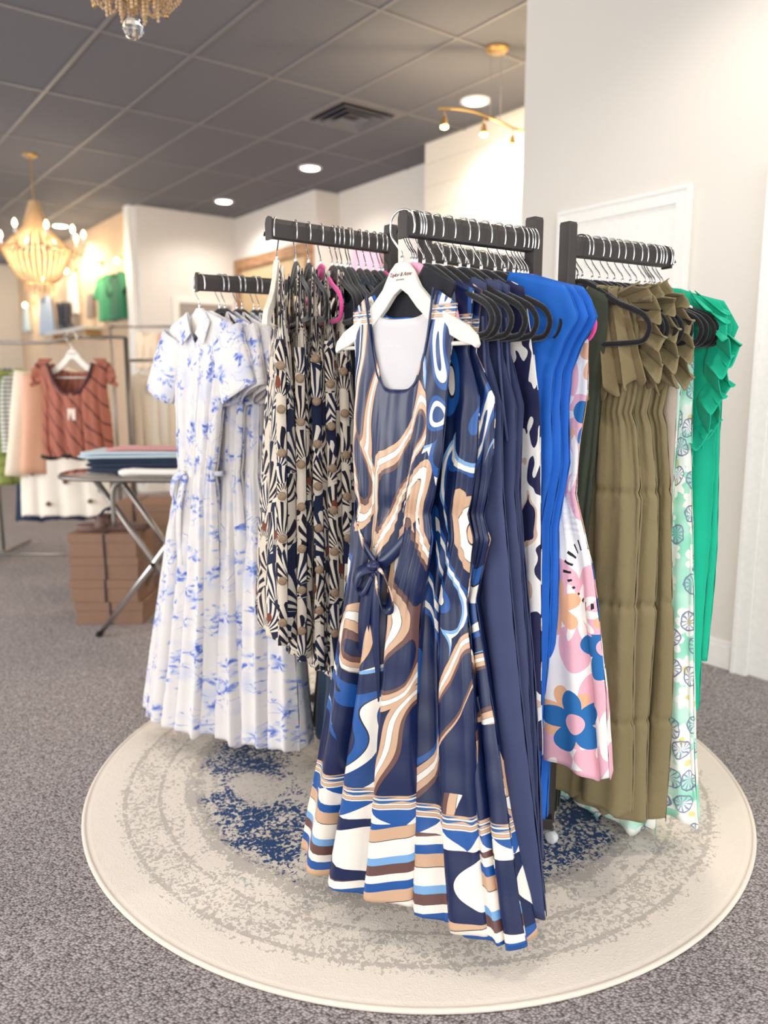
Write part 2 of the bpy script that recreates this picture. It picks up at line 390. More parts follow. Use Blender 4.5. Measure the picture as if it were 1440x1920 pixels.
def fold(p):                                # round outward bulges, narrow valleys; -1..1
    return 2 * np.abs(np.cos(p / 2)) ** .65 - 1
def garment(name, mat, prof, z0, neck=(.09, .12, .03), slope=.5, nu=40, nv=72, k=5, ph=0, lean=(0, 0), hem=.012,
            gk=23, wob=.6, npow=4, loc=(0, 0, 0), rz=0, zig=None, thick=.0016, parent=None, hemslope=0, uo=None, lp=1.3):
    """a hanging garment: front and back sheets closed at the side seams. prof rows: (z, half width, half depth, fold depth, gather depth)"""
    prof = sorted(prof); pz = [p[0] for p in prof]; f = lambda z, i: np.interp(z, pz, [p[i] for p in prof])
    zh = prof[0][0]; wt = np.interp(z0 - slope * .12, pz, [p[1] for p in prof])
    u1 = np.sin(np.linspace(-1, 1, nu) * PI / 2); us = np.concatenate([u1, u1[::-1][1:]]); side = np.array([-1] * nu + [1] * (nu - 1))
    n = len(us); T = np.linspace(0, 1, nv)[:, None]; u = us[None, :]; sd = side[None, :]
    yy = np.abs(u * wt)
    nw, ndf, ndb = neck; depth = np.where(sd < 0, ndf, ndb)
    zt = np.where(yy < nw, z0 - slope * nw - depth * (1 - np.clip(yy / max(nw, 1e-4), 0, 1) ** npow), z0 - slope * yy)
    bot = zh + hem * fold(k * u * PI + ph * 1.3 + sd) + hemslope * u
    Z = zt * (1 - T) + bot * T
    Wd, TH, A, A2 = f(Z, 1), f(Z, 2), f(Z, 3), f(Z, 4)
    p1 = k * u * PI + ph + wob * np.sin(3.1 * Z + ph) + (sd > 0) * 1.7
    edge = 1 - np.abs(u) ** 8
    fx = A * fold(p1) + A * .35 * np.sin(p1 * 2.3 + 1) + A2 * np.sin(gk * u * PI + ph + 1.5 * np.sin(7 * Z))
    wrk = .0012 * np.sin(47 * Z + 9 * u + ph * 3) * np.sin(21 * Z - 13 * u)
    X = sd * (np.maximum(.0015, TH * np.sqrt(np.clip(1 - np.abs(u) ** 3, 0, 1)) + fx * edge) + wrk)
    Y = u * Wd + A * .55 * np.sin(p1) * edge
    # let side seams breathe
    Y = Y + np.sign(u) * (np.abs(u) ** 6) * .35 * A * np.sin(6 * Z + ph)
    tt = T ** lp
    X = X + lean[0] * tt; Y = Y + lean[1] * tt
    if uo is None: uo = (ph * .37, ph * .21)
    wavg = max(p[1] for p in prof) * 1.15
    U = np.where(sd < 0, u, 2 - u) * wavg * (.55 + .45 * Wd / max(p[1] for p in prof)) + uo[0] + 0 * Z
    Vv = Z - zh + 0 * U
    V = np.stack([X + 0 * Z, Y, Z], -1).reshape(-1, 3); UV = np.stack([U, Vv], -1).reshape(-1, 2)
    Fc = [(j * n + i, (j + 1) * n + i, (j + 1) * n + i + 1, j * n + i + 1) for j in range(nv - 1) for i in range(n - 1)]
    o = mesh(name, V, Fc, mat, parent, UV)
    if parent is None: o.location = loc; o.rotation_euler.z = rz
    if thick:
        s = o.modifiers.new('cloth_thickness', 'SOLIDIFY'); s.thickness = thick; s.offset = 0
    return o

def sleeve(name, mat, parent, p0, p1, r0, r1, n=20, m=14, k=3, A=.006, ph=0, bend=0, flat0=.35, flat1=.5):
    """tapered open tube from p0 to p1; r0, r1 = half widths; flattened along local x"""
    p0, p1 = Vector(p0), Vector(p1); d = (p1 - p0).normalized(); side = d.cross(Vector((1, 0, 0))).normalized(); V = []; UV = []
    for j in range(m):
        t = j / (m - 1); c = p0.lerp(p1, t) + Vector((0, 0, -bend * math.sin(PI * t))); r = r0 + (r1 - r0) * t; fl = flat0 + (flat1 - flat0) * t
        for i in range(n + 1):
            a = 2 * PI * i / n; q = A * t * math.sin(k * a * 1.0 + ph + 2 * t)
            V.append(c + side * (math.cos(a) * (r + q)) + Vector((math.sin(a) * (r * fl + q), 0, 0)))
            UV.append((a / 2 / PI * r0 * 4 + ph, t * (p1 - p0).length))
    w_ = n + 1
    Fc = [(j * w_ + i, (j + 1) * w_ + i, (j + 1) * w_ + i + 1, j * w_ + i + 1) for j in range(m - 1) for i in range(n)]
    o = mesh(name, V, Fc, mat, parent, UV); s = o.modifiers.new('cloth_thickness', 'SOLIDIFY'); s.thickness = .0016; s.offset = 0
    return o

def ruffle(name, mat, parent, top, drop, n_fold, amp, seg=120, rows=12, sharp=1.0, ph=0, nrm=None, edge=.02):
    """a gathered flap: follows the polyline top, hangs by drop(s), zig-zags more towards its free edge"""
    top = [Vector(p) for p in top]; L = [0]
    for a, b in zip(top, top[1:]): L.append(L[-1] + (b - a).length)
    def at(s):
        x = s * L[-1]
        for i in range(len(top) - 1):
            if x <= L[i + 1] or i == len(top) - 2:
                t = (x - L[i]) / max(1e-6, L[i + 1] - L[i]); return top[i].lerp(top[i + 1], t), (top[i + 1] - top[i]).normalized()
    V = []; UV = []
    for j in range(rows):
        t = j / (rows - 1)
        for i in range(seg + 1):
            s = i / seg; p, tg = at(s); D = Vector(drop(s)); N = Vector(nrm(s)) if nrm else tg.cross(D).normalized()
            q = 2 * PI * n_fold * s + ph
            tri = 2 / PI * math.asin(math.sin(q) * .985)
            V.append(p + D * (t * (1 + edge * 3 * math.sin(q * 1.5 + 1) * t)) + N * (amp * tri * (.12 + .88 * t ** .8)) + tg * (amp * sharp * .55 * math.sin(2 * q + .6) * t))
            UV.append((s * L[-1] * 1.4 + ph, 1 - t * D.length))
    w_ = seg + 1
    Fc = [(j * w_ + i, (j + 1) * w_ + i, (j + 1) * w_ + i + 1, j * w_ + i + 1) for j in range(rows - 1) for i in range(seg)]
    o = mesh(name, V, Fc, mat, parent, UV); s = o.modifiers.new('cloth_thickness', 'SOLIDIFY'); s.thickness = .0022; s.offset = 0
    return o

# ---------------------------------------------------------------- the room
RH = (math.sin(AZ), -math.cos(AZ)); FH = (math.cos(AZ), math.sin(AZ))
def V(a, b, z=0): return (a * RH[0] + b * FH[0], a * RH[1] + b * FH[1], z)      # a shop-floor frame turned to the aisle
CEIL = 3.45
def struct(name, g_, mat, bevel=0, smooth=False, parent=None):
    o = g_.out(name, mat, parent, smooth, bevel)
    if not parent: o['kind'] = 'structure'
    return o
def bx(x0, x1, y0, y1, z0, z1, g_=None):
    return (g_ or G()).box(((x0 + x1) / 2, (y0 + y1) / 2, (z0 + z1) / 2), (x1 - x0, y1 - y0, z1 - z0))

def carpet_mat():
    m = Mat('loop_carpet'); x, y, z = m.xyz()
    v = m.vec(x, y); d, r, lx, ly, r2 = m.voro(m.vec(x * 1.0 + y * .35, y * 1.0), 165, .9)
    n = m.noise(v, 60, 3); big = m.noise(v, 1.3, 2)
    t = (1 - d * 1.1) * .6 + r * .35 + (n - .5) * .6
    c = m.ramp(t, [(.1, '#3f3735'), (.45, '#8b8382'), (.85, '#cdc5c4')], 'LINEAR')
    c2 = m.mix(big * .3, c, '#8f8887')
    m.bump(1 - d, .5, .004); return m.done(c2, .95, 0, 0, .1)
def rug_mat():
    m = Mat('distressed_medallion_rug'); x, y, z = m.xyz(); v = m.vec(x, y)
    wob = m.noise(v, 5, 2) - .5
    r = (x * x + y * y).pow(.5) + wob * .012; a = m.math('ARCTAN2', x, y)
    fine = m.noise(v, 85, 3, .8, .6); mid = m.noise(v, 16, 3, .5); big = m.noise(v, 4.2, 2)
    motif = ((a * 24).sin() * (r * 60).sin()) * .5 + .5
    motif2 = ((a * 12).sin() * (r * 26).sin()) * .5 + .5
    def ring(c, w): return 1 - ((r - c).abs() / w).smooth(.5, 1)
    base = m.mix(big, '#f3e7da', '#e9dece')
    base = m.mix((r < .70), base, m.mix(mid, '#e2d8cb', '#cfc5b9'))
    dens = ring(.855, .075) * .55 * (motif * .7 + .4) + ring(.90, .008) * .6 + ring(.80, .008) * .6 + ring(.70, .04) * .75 + ring(.64, .012) * .8
    dens = dens + (r < .78) * (r > .7) * motif2 * .22 + (r < .62) * .34 * motif2 + (r > .66) * (r < .8) * (mid.smooth(.45, .65)) * .3
    k = (dens * .8 + (mid - .5) * 1.1 + (fine - .5) * 4.0 - .20).smooth(.12, .34) * (r < .93)
    c = m.mix(k * .48, base, '#857f79')
    tealm = (m.noise(v, 6.5, 1, 0) .smooth(.62, .72)) * (fine.smooth(.45, .6)) * (r > .65) * (r < .8)
    c = m.mix(tealm * .5, c, '#93aaa6')
    yel = m.noise(m.vec(x + 4, y), 6, 1).smooth(.62, .75) * (r < .8) * .35
    c = m.mix(yel, c, '#d3c08a')
    blue = ring(.54, .17) * (motif2 * .5 + .55) * (m.noise(m.vec(x, y + 9), 3.4, 1).smooth(.34, .46))
    kb = (blue * .85 + (fine - .5) * 4.2 + (mid - .5) * 1.8 - .25).smooth(.22, .32) * (blue > .05)
    c = m.mix(kb, c, '#264673')
    m.bump(fine * .6 + m.noise(v, 260, 1) * .5, .4, .006)
    return m.done(c, .95, 0, 0, .1, .1)
def shiplap():
    m = Mat('painted_shiplap'); x, y, z = m.xyz()
    s = ((z * 5.2).fract() < .03)
    m.bump(1 - s, .5, .004); return m.done(m.mix(s, '#e9e0d3', '#cfc3b2'), .5)
def planks():
    m = Mat('pale_wood_boards'); x, y, z = m.xyz()
    s = ((y * 1.6).fract() < .02); n = m.noise(m.vec(x, y * 6, z * .6), 4, 3)
    return m.done(m.mix(s, m.mix(n, '#e3c6a4', '#d7b592'), '#c09c78'), .6)
def timber():
    m = Mat('reclaimed_timber'); x, y, z = m.xyz()
    n = m.noise(m.vec(x, y * 1.2, z * 7), 5, 4, 1); return m.done(m.mix(n.smooth(.3, .7), '#b98d66', '#7e5a40'), .7)
WALL = plain('wall_paint', '#ded8d1', .75, 0, 0, .3, 3, .015); WALLR = plain('right_wall_paint', '#ddd7ce', .7, 0, 0, .3, 3, .015)
CEILM = plain('charcoal_ceiling_tile', '#6e6e76', .85, 0, 0, .25, 150, .1, .15); GRID = plain('ceiling_grid_metal', '#787578', .5, 0, 0, .4)
TRIM = M_['frost']; SHIP = shiplap(); PLANK = planks(); TIMBER = timber()

struct('floor', bx(-4.5, 6, -4, 16, -.1, 0), carpet_mat())
struct('ceiling', bx(-4.5, 6, -4, 16, CEIL, CEIL + .1), CEILM)
g_ = G()
for i in range(-9, 6): x0 = 2.295 + .595 * i; bx(x0 - .012, x0 + .012, -4, 15.9, CEIL - .007, CEIL + .002, g_)
for i in range(-5, 9): y0 = 3.82 + 1.235 * i; bx(-4.4, 5.2, y0 - .012, y0 + .012, CEIL - .008, CEIL + .002, g_)
struct('ceiling_grid', g_, GRID)
struct('wall_right', bx(3.45, 4.6, -4, 3.22, 0, CEIL), WALLR)
struct('wall_shiplap', bx(4.71, 5.2, 3.22, 5.57, 0, CEIL), SHIP)
struct('wall_niche', bx(5.1, 5.3, 5.57, 7.52, 0, CEIL), WALL)
struct('wall_mirror', bx(4.8, 5.3, 7.52, 9.45, 0, CEIL), WALL)
struct('wall_back', bx(3.5, 5.3, 9.45, 9.65, 0, CEIL), WALL)
struct('wall_boards', bx(3.5, 3.7, 9.65, 15.6, 0, CEIL), PLANK)
g_ = G(); bx(-4.5, 3.5, 15.5, 15.7, 2.95, CEIL, g_); bx(-4.5, -3.5, 15.5, 15.7, 0, 2.95, g_); bx(3.1, 3.5, 15.5, 15.7, 0, 2.95, g_); bx(-3.5, 3.1, 15.5, 15.7, 0, .15, g_)
struct('wall_far', g_, WALL)
g_ = G()
for i in range(5): bx(-3.5 + 1.64 * i, -3.44 + 1.64 * i, 15.52, 15.6, .15, 2.95, g_)
struct('window_1', g_, TRIM)
struct('trim_1', bx(3.42, 3.5, 9.5, 9.66, 0, CEIL), TRIM)
g_ = G(); bx(3.435, 3.45, 2.93, 3.22, 0, .115, g_); bx(3.44, 3.45, 2.93, 3.22, .115, .14, g_); bx(3.435, 3.45, 1.79, 2.14, 0, .115, g_); bx(3.44, 3.45, 1.79, 2.14, .115, .14, g_)
struct('baseboard_right', g_, TRIM, .004)
struct('baseboard_back', bx(3.72, 4.8, 9.435, 9.45, 0, .12), TRIM)

def door(n, y0, y1, zt, x=3.45):
    g_ = G(); c = .075
    for a, b in ((y0, y0 + c), (y1 - c, y1)): bx(x - .02, x, a, b, 0, zt - c, g_); bx(x - .028, x - .02, a if a == y0 else b - .018, a + .018 if a == y0 else b, 0, zt - .018, g_)
    bx(x - .02, x, y0, y1, zt - c, zt, g_); bx(x - .028, x - .02, y0, y1, zt - .018, zt, g_)
    o = struct('door_%d' % n, g_, TRIM)
    s = G(); bx(x - .006, x, y0 + c, y1 - c, .01, zt - c, s)
    w0, w1 = y0 + c + .1, y1 - c - .1
    s2 = G()
    for z0, z1 in ((.25, .95), (1.15, zt - c - .13)):
        arch = [(w0, z0), (w1, z0), (w1, z1 - (.12 if z0 > 1 else 0))]
        if z0 > 1: arch += [((w0 + w1) / 2 + (w1 - w0) / 2 * math.cos(t), z1 - .12 + .12 * math.sin(t)) for t in np.linspace(.15, PI - .15, 12)]
        arch += [(w0, z1 - (.12 if z0 > 1 else 0))]
        s2.tube([(x - .007, a, b) for a, b in arch], .007, 6, True)
    so = s.out('door_panel', TRIM, o); s2.out('panel_moulding', TRIM, so)
    k = G().lathe([(.012, 0), (.012, -.03), (.026, -.035), (.028, -.05), (.018, -.062)], (x - .006, y0 + c + .06, 1.0), 14, 'x').out('door_knob', M_['chrome'], o, True)
    return o
door(1, 2.14, 2.93, 2.27); door(2, .88, 1.78, 2.27)
g_ = G(); bx(3.9, 3.98, 9.42, 9.45, 0, 2.35, g_); bx(4.7, 4.78, 9.42, 9.45, 0, 2.35, g_); bx(3.9, 4.78, 9.42, 9.45, 2.351, 2.43, g_)
o = struct('door_3', g_, TRIM); bx(3.98, 4.7, 9.44, 9.45, 0, 1.85).out('door_panel', TRIM, o)
bx(3.98, 4.7, 9.43, 9.45, 1.85, 2.35).out('transom_panel', plain('grey_panel', '#9b918c', .5), o)

# rug
bpy_r = G(); prof = [(.001, 0), (1.01, 0), (1.018, .004), (1.012, .010), (.995, .012), (.001, .012)]
bpy_r.lathe(prof, (0, 0, 0), 128)
rug = bpy_r.out('round_rug', rug_mat(), None, False); rug.location = (1.648, 1.985, .0); rug.scale = (1.088, 1.088, 1)
tag(rug, 'round cream rug with worn blue and grey medallion pattern', 'rug')
rb = G().tube([(1.013 * math.cos(a), 1.013 * math.sin(a), .007) for a in np.linspace(0, 2 * PI, 128, endpoint=False)], .007, 6, True).out('bound_edge', cloth('rug_binding', '#efe2d2', .95), rug, True)

# ---------------------------------------------------------------- racks
def rack(label, loc, parts, group=None):
    t = empty('clothes_rack', loc, label=label, cat='clothes rack')
    lx, ly = loc[0], loc[1]
    for p in parts:
        kind = p[0]
        if kind == 'post':
            _, x, y, h = p; G().box((x - lx, y - ly, h / 2 + .03), (.034, .034, h - .06)).out('post', M_['black'], t, False, .003)
            G().box((x - lx, y - ly, h + .001), (.030, .030, .004)).out('post_plug', M_['black'], t)
        if kind == 'arm':
            _, x0, y0, x1, y1, z = p; d = Vector((x1 - x0, y1 - y0, 0)); L = d.length; r = math.atan2(d.y, d.x)
            g = G()
            sec = [(-.014, -.027), (.014, -.027), (.015, .012), (.010, .024), (0, .028), (-.010, .024), (-.015, .012)]
            g.prism(sec, 0, L); a = g.out('arm', M_['black'], t, False, .002); a.location = (x0 - lx, y0 - ly, z); a.rotation_euler.z = r
            e = G().prism([(y * 1.22, zz * 1.16) for y, zz in sec], L, L + .006); e = e.out('end_cap', M_['black'], a)
            k = G().tube([(L + .003, -.012, -.01), (L + .003, -.024, -.008), (L + .004, -.028, -.018)], .003, 6).out('latch', M_['black'], a)
        if kind == 'base':
            _, x0, y0, x1, y1 = p; d = Vector((x1 - x0, y1 - y0, 0)); r = math.atan2(d.y, d.x)
            G().box(((x0 + x1) / 2 - lx, (y0 + y1) / 2 - ly, .08), (d.length, .034, .034), r).out('base_bar', M_['black'], t, False, .003)
            for q in (0, 1):
                cx, cy = (x0, y0) if q == 0 else (x1, y1)
                c = G().lathe([(.004, -.010), (.017, -.010), (.019, -.006), (.019, .006), (.017, .010), (.004, .010)], (0, 0, 0), 14, 'x').out('caster', M_['whiteplastic'], t, True)
                c.location = (cx - lx, cy - ly, .033)
                G().tube([(0, 0, .0), (0, 0, .034)], .005, 6).out('stem', M_['chrome'], c)
    return t
rack('black metal rack with the swirl print dresses on its tall arm and a right arm', (1.60, 1.395, 0),
     [('post', 1.558, 1.408, 1.765), ('post', 1.672, 1.392, 1.765), ('arm', 1.545, 1.409, 1.155, 1.437, 1.71), ('arm', 1.685, 1.390, 2.055, 1.348, 1.71),
      ('base', 1.50, 1.52, 1.66, 1.36), ('base', 1.50, 1.36, 1.74, 1.44)])
rack('black metal rack carrying the leaf print dresses on its upper left arm', (1.58, 1.95, 0),
     [('post', 1.555, 2.001, 1.838), ('post', 1.602, 1.892, 1.806), ('arm', 1.540, 2.001, 1.122, 1.998, 1.782), ('arm', 1.618, 1.893, 2.10, 1.92, 1.752),
      ('base', 1.40, 2.06, 1.76, 1.85), ('base', 1.50, 1.80, 1.70, 2.12)])
rack('low black metal rack at the left holding the blue floral shirt dresses', (1.66, 2.42, 0),
     [('post', 1.66, 2.424, 1.74), ('arm', 1.648, 2.427, 1.136, 2.526, 1.689), ('base', 1.49, 2.33, 1.81, 2.52), ('base', 1.59, 2.57, 1.75, 2.28)])

# ---------------------------------------------------------------- hangers
def smooth_path(P, sub=5, closed=False):
    P = [Vector(p) for p in P]; n = len(P); out = []
    for i in range(n if closed else n - 1):
        a, b, c, d = (P[(i - 1) % n], P[i], P[(i + 1) % n], P[(i + 2) % n]) if closed else (P[max(i - 1, 0)], P[i], P[i + 1], P[min(i + 2, n - 1)])
        for k in range(sub):
            t = k / sub; out.append(.5 * ((2 * b) + (c - a) * t + (2 * a - 5 * b + 4 * c - d) * t * t + (3 * b - a - 3 * c + d) * t ** 3))
    if not closed: out.append(P[-1])
    return out
HOOK = [(0, -.031, -.022), (0, -.034, -.004), (0, -.029, .020), (0, -.012, .033), (0, .012, .033), (0, .029, .020), (0, .034, 0), (0, .030, -.022), (0, .014, -.044), (0, .001, -.060), (0, 0, -.082)]
def hook(parent, mat=None):
    g = G().tube(smooth_path(HOOK, 4), .0022, 6); g.lathe([(.0038, -.092), (.0042, -.07), (.003, -.066)], (0, 0, 0), 8)
    return g.out('hook', mat or M_['chrome'], parent, True)
def velvet_hanger(mat, name='velvet_hanger', ws=1.0):
    half = [(y * ws, z) for y, z in [(0, 0), (.028, -.006), (.07, -.030), (.12, -.062), (.17, -.084), (.203, -.102), (.220, -.128), (.213, -.154), (.19, -.166), (.10, -.168)]]
    P = [(0, y, z - .085) for y, z in half] + [(0, 0, -.253)] + [(0, -y, z - .085) for y, z in half[:0:-1]]
    g = G().tube(smooth_path(P, 4, True), .0076, 8, True, .7)
    up = [(0, -.082), (.028 * ws, -.088), (.07 * ws, -.112), (.12 * ws, -.145)]; lo = [(.12 * ws, -.156), (.07 * ws, -.140), (.03 * ws, -.126), (0, -.122)]
    g.prism([(-y, z) for y, z in up[::-1]] + up[1:] + lo + [(-y, z) for y, z in lo[-2::-1]], -.0035, .0035)
    o = g.out(name, mat, None, True); hook(o)
    s = G()
    for sg in (-1, 1): s.box((0, sg * .150, -.166), (.012, .008, .006))
    return o
def wood_hanger(mat, rot_bar=True):
    up = [(0, 0), (.014, -.002), (.03, -.018), (.052, -.058), (.09, -.098), (.135, -.128), (.175, -.150), (.197, -.172), (.203, -.192), (.198, -.200)]
    lo = [(.190, -.194), (.16, -.184), (.12, -.162), (.08, -.138), (.045, -.104), (.02, -.074), (0, -.060)]
    poly = [(-y, z - .080) for y, z in up[::-1]] + [(y, z - .080) for y, z in up[1:]] + [(y, z - .080) for y, z in lo] + [(-y, z - .080) for y, z in lo[-2::-1]]
    o = G().prism(poly, -.007, .007).out('wooden_hanger', mat, None, False, .002)
    G().tube([(0, -.192, -.268), (0, .192, -.268)], .0048, 10).out('trouser_bar', mat, o, True)
    hook(o); return o
HB = velvet_hanger(M_['velvet']); HP = velvet_hanger(M_['pinkvelvet']); HL = velvet_hanger(M_['palepink'], ws=.62); HW = wood_hanger(M_['whitewood'])
used = set()
def hang(proto, x, y, z, rz, label, group):
    o = proto if proto.name not in used and proto not in used else copy_tree(proto)
    used.add(proto)
    o.location = (x, y, z); o.rotation_euler = (0, 0, rz)
    return tag(o, label, 'hanger', group)
ROD = {'tall': (1.158, 1.437, 1.545, 1.409, 1.71, 'the tall centre arm', 'its open end'),
       'right': (1.685, 1.390, 2.055, 1.348, 1.71, 'the right arm', 'its post'),
       'left': (1.128, 1.998, 1.540, 2.001, 1.782, 'the upper left arm', 'its open end'),
       'low': (1.136, 2.526, 1.648, 2.427, 1.689, 'the low back left arm', 'its open end'),
       'rear': (1.618, 1.893, 2.10, 1.92, 1.752, 'the rear arm', 'its left end')}
def rod(k, x):
    x0, y0, x1, y1, z = ROD[k][:5]; return y0 + (y1 - y0) * (x - x0) / (x1 - x0), z
KN = {HB.name: 'black velvet hanger', HP.name: 'hot pink velvet hanger', HL.name: 'pale pink velvet hanger', HW.name: 'white wooden hanger'}
def put(k, i, x, proto, rz=0):
    y, z = rod(k, x)
    o = hang(proto, x, y, z - (.004 if k != 'low' else .004), rz, '%s on %s, %s from %s' % (KN[proto.name], ROD[k][5], ORD[i], ROD[k][6]), 'hangers on ' + ROD[k][5])
    return x, y, z - .085
KNP = dict(KN)

def dress(name, mat, label, cat, group, at, rz, prof, dz0=0, **kw):
    x, y, za = at
    o = garment(name, mat, prof, za + dz0, loc=(x, y, 0), rz=rz, **kw)
    return tag(o, label, cat, group)

R = random.Random(7)
# --- tall centre arm
GT = 'garments on the tall centre arm'
def swirl_prof(wt, wh, f=1.0, zh=.12, T=.03):
    return [(zh, wh, T * 1.8, .058 * f, 0), (.45, wh * .84, T * 1.5, .044 * f, 0), (.85, wh * .66, T * 1.1, .024 * f, .002), (1.0, wt * 1.12, T * .8, .010 * f, .005), (1.055, wt, T * .7, .004, .005), (1.09, wt * 1.08, T * .8, .006, .004),
            (1.2, wt * 1.22, T * .8, .006, .001), (1.32, wt * 1.25, T * .6, .003, 0), (1.42, .15, .012, .001, 0), (1.56, .165, .006, 0, 0)]
P1 = put('tall', 0, 1.150, HW, math.radians(9))
d1 = dress('maxi_dress', FAB['swirl'], 'front satin swirl print maxi dress on the white wooden hanger with a tied bow', 'dress', 'swirl print maxi dresses', P1, math.radians(9),
           swirl_prof(.115, .175, 1.0, .12), .0, neck=(.105, .225, .06), slope=.62, k=2.8, ph=.6, lean=(-.08, .05), nu=90, nv=150, gk=30, uo=(.13, .0))
# binding round the neck, pale lining seen through the neckline
zz0 = P1[2]
def neck_path(side, nw=.105, dep=.225, x=-.014, n=40):
    return [(x * side, nw * t, zz0 - .62 * nw - dep * (1 - abs(t) ** 4)) for t in np.linspace(-1, 1, n)]
G().tube(neck_path(1), .0028, 6).out('neck_binding', FAB['skynavy'], d1, True)
G().tube(neck_path(-1, .105, .06), .0040, 6).out('back_neck_binding', FAB['royal'], d1, True)
li = garment('lining', FAB['lining'], [(1.15, .115, .004, .002, 0), (1.32, .125, .005, .002, 0), (1.5, .10, .004, 0, 0)], zz0 - .02, neck=(.10, .045, .045), slope=.62, nu=24, nv=20, k=3, ph=1, parent=d1, thick=.001)
G().box((.006, .0, 1.47), (.004, .018, .010)).out('neck_label', M_['tag'], d1)
# belt, bow knot, loops and tails
z = 1.045
G().ribbon(smooth_path([(-.01, .128, 1.075), (-.040, .118, 1.035), (-.058, .085, .985), (-.066, .045, .945), (-.072, .015, .925)], 5), (0, .004, .017)).out('belt', FAB['swirl'], d1, True)
G().ribbon(smooth_path([(-.072, .005, .925), (-.066, -.030, .955), (-.054, -.065, .995), (-.034, -.092, 1.03), (-.012, -.104, 1.05)], 5), (0, .004, .017)).out('belt', FAB['skynavy'], d1, True)
bow = G().ball((0, 0, 0), .017, 12, 8, .8).out('bow_knot', FAB['skynavy'], d1, True); bow.location = (-.088, .008, .925)
G().ribbon(smooth_path([(-.09, .0, .928), (-.10, -.035, .915), (-.105, -.062, .875), (-.10, -.058, .838), (-.105, -.035, .835), (-.098, -.012, .875), (-.09, .004, .915)], 5), (.006, .012, .008)).out('bow_loop', FAB['swirl'], d1, True)
G().ribbon(smooth_path([(-.085, .012, .92), (-.10, .045, .905), (-.105, .055, .87), (-.10, .035, .86), (-.09, .014, .905)], 5), (.006, .012, .008)).out('bow_loop', FAB['skynavy'], d1, True)
G().ribbon(smooth_path([(-.088, .012, .92), (-.095, .022, .86), (-.10, .030, .78), (-.098, .028, .70)], 5), (.002, .020, .002)).out('bow_tail', FAB['skynavy'], d1, True)
G().ribbon(smooth_path([(-.088, .004, .92), (-.098, -.005, .85), (-.10, -.004, .76), (-.10, -.008, .66), (-.10, -.004, .60)], 5), (.002, .018, .002)).out('bow_tail', FAB['skynavy'], d1, True)


for i, x in enumerate((1.176, 1.183, 1.190)): P = put('tall', i + 1, x, HL, .02)
dress('black_dress', FAB['black'], 'black dress hanging right behind the front swirl dress', 'dress', GT, (1.168, 1.435, 1.640), .05,
      [(.8, .06, .006, .003, 0), (1.2, .07, .006, .002, 0), (1.5, .12, .004, 0, 0), (1.56, .15, .004, 0, 0)], k=4, ph=2, neck=(.05, .03, .02), lean=(0, .03))
P = put('tall', 4, 1.211, HB, .03)
dress('maxi_dress', FAB['swirl'], 'satin swirl print maxi dress just behind the bow tied front one', 'dress', 'swirl print maxi dresses', P, .03,
      swirl_prof(.15, .21, .8, .10, .022), .012, neck=(.11, .12, .03), slope=.5, k=3.3, ph=2.9, lean=(-.06, -.12), lp=2.0, nu=70, nv=120, gk=26, uo=(.62, 0))
P = put('tall', 5, 1.240, HB, -.02)
dress('maxi_dress', FAB['swirl'], 'rearmost swirl print maxi dress, touching the navy dresses', 'dress', 'swirl print maxi dresses', P, -.02,
      swirl_prof(.17, .20, .8, .09, .022), .012, neck=(.12, .12, .03), slope=.5, k=3.0, ph=4.4, lean=(-.03, -.205), lp=2.2, nu=70, nv=120, gk=26, uo=(1.27, 0))
for i, (x, ww, ln, ph, hz) in enumerate([(1.275, .175, -.17, .3, .12), (1.319, .18, -.13, 2.2, .15), (1.345, .18, -.10, 3.9, .2)]):
    P = put('tall', 6 + i, x, HB, R.uniform(-.04, .04))
    o = dress('navy_dress', FAB['navy'], 'plain navy sleeveless dress, %s behind the swirl print dresses' % ORD[i], 'dress', 'plain navy dresses', P, 0,
          [(hz, .20, .030, .020, 0), (.7, .185, .024, .014, 0), (1.1, .165, .018, .007, 0), (1.3, ww, .012, .003, 0), (1.42, .14, .010, .001, 0), (1.58, .135, .006, 0, 0)],
          .010, neck=(.09, .12, .03), slope=.45, k=2.4, ph=ph, lean=(0, ln), nu=44)
    G().tube([(-.013, -.140, 1.50), (-.018, -.155, 1.40), (-.020, -.172, 1.30), (-.016, -.185, 1.22)], .004, 6).out('armhole_ribbing', FAB['navy'], o, True)
P = put('tall', 9, 1.385, HB, .02)
dress('print_dress', FAB['navyprint'], 'navy and white bloom print dress squeezed between navy and royal blue', 'dress', GT, P, 0,
      [(.45, .21, .024, .014, 0), (1.05, .20, .016, .004, .003), (1.3, .195, .012, .003, 0), (1.42, .175, .010, 0, 0), (1.58, .14, .006, 0, 0)], .010, neck=(.09, .1, .03), slope=.45, k=4, ph=1, lean=(0, -.04))
for i, (x, hz, ph) in enumerate([(1.430, .26, .5), (1.462, .18, 2.0), (1.492, .2, 3.1)]):
    P = put('tall', 10 + i, x, HB, R.uniform(-.03, .03))
    dress('royal_blue_dress', FAB['royal'], 'royal blue cap sleeve dress, %s from the navy dresses' % ORD[i], 'dress', 'royal blue dresses', P, 0,
          [(hz, .185, .030, .020, 0), (.7, .19, .026, .016, .001), (1.0, .175, .022, .010, .002), (1.16, .205, .02, .008, 0), (1.30, .195, .02, .006, 0), (1.38, .20, .018, .005, 0), (1.44, .225, .016, .003, 0), (1.50, .265, .018, .002, 0), (1.55, .24, .016, 0, 0), (1.64, .16, .010, 0, 0)],
          .018, neck=(.06, .06, .02), slope=.36, k=3.4, ph=ph, lean=(0, .01), nu=52, nv=100, thick=.002)
for i, x in enumerate((1.508, 1.520, 1.530)): put('tall', 13 + i, x, HB, R.uniform(-.05, .05))
P = put('tall', 16, 1.541, HP, -.03)
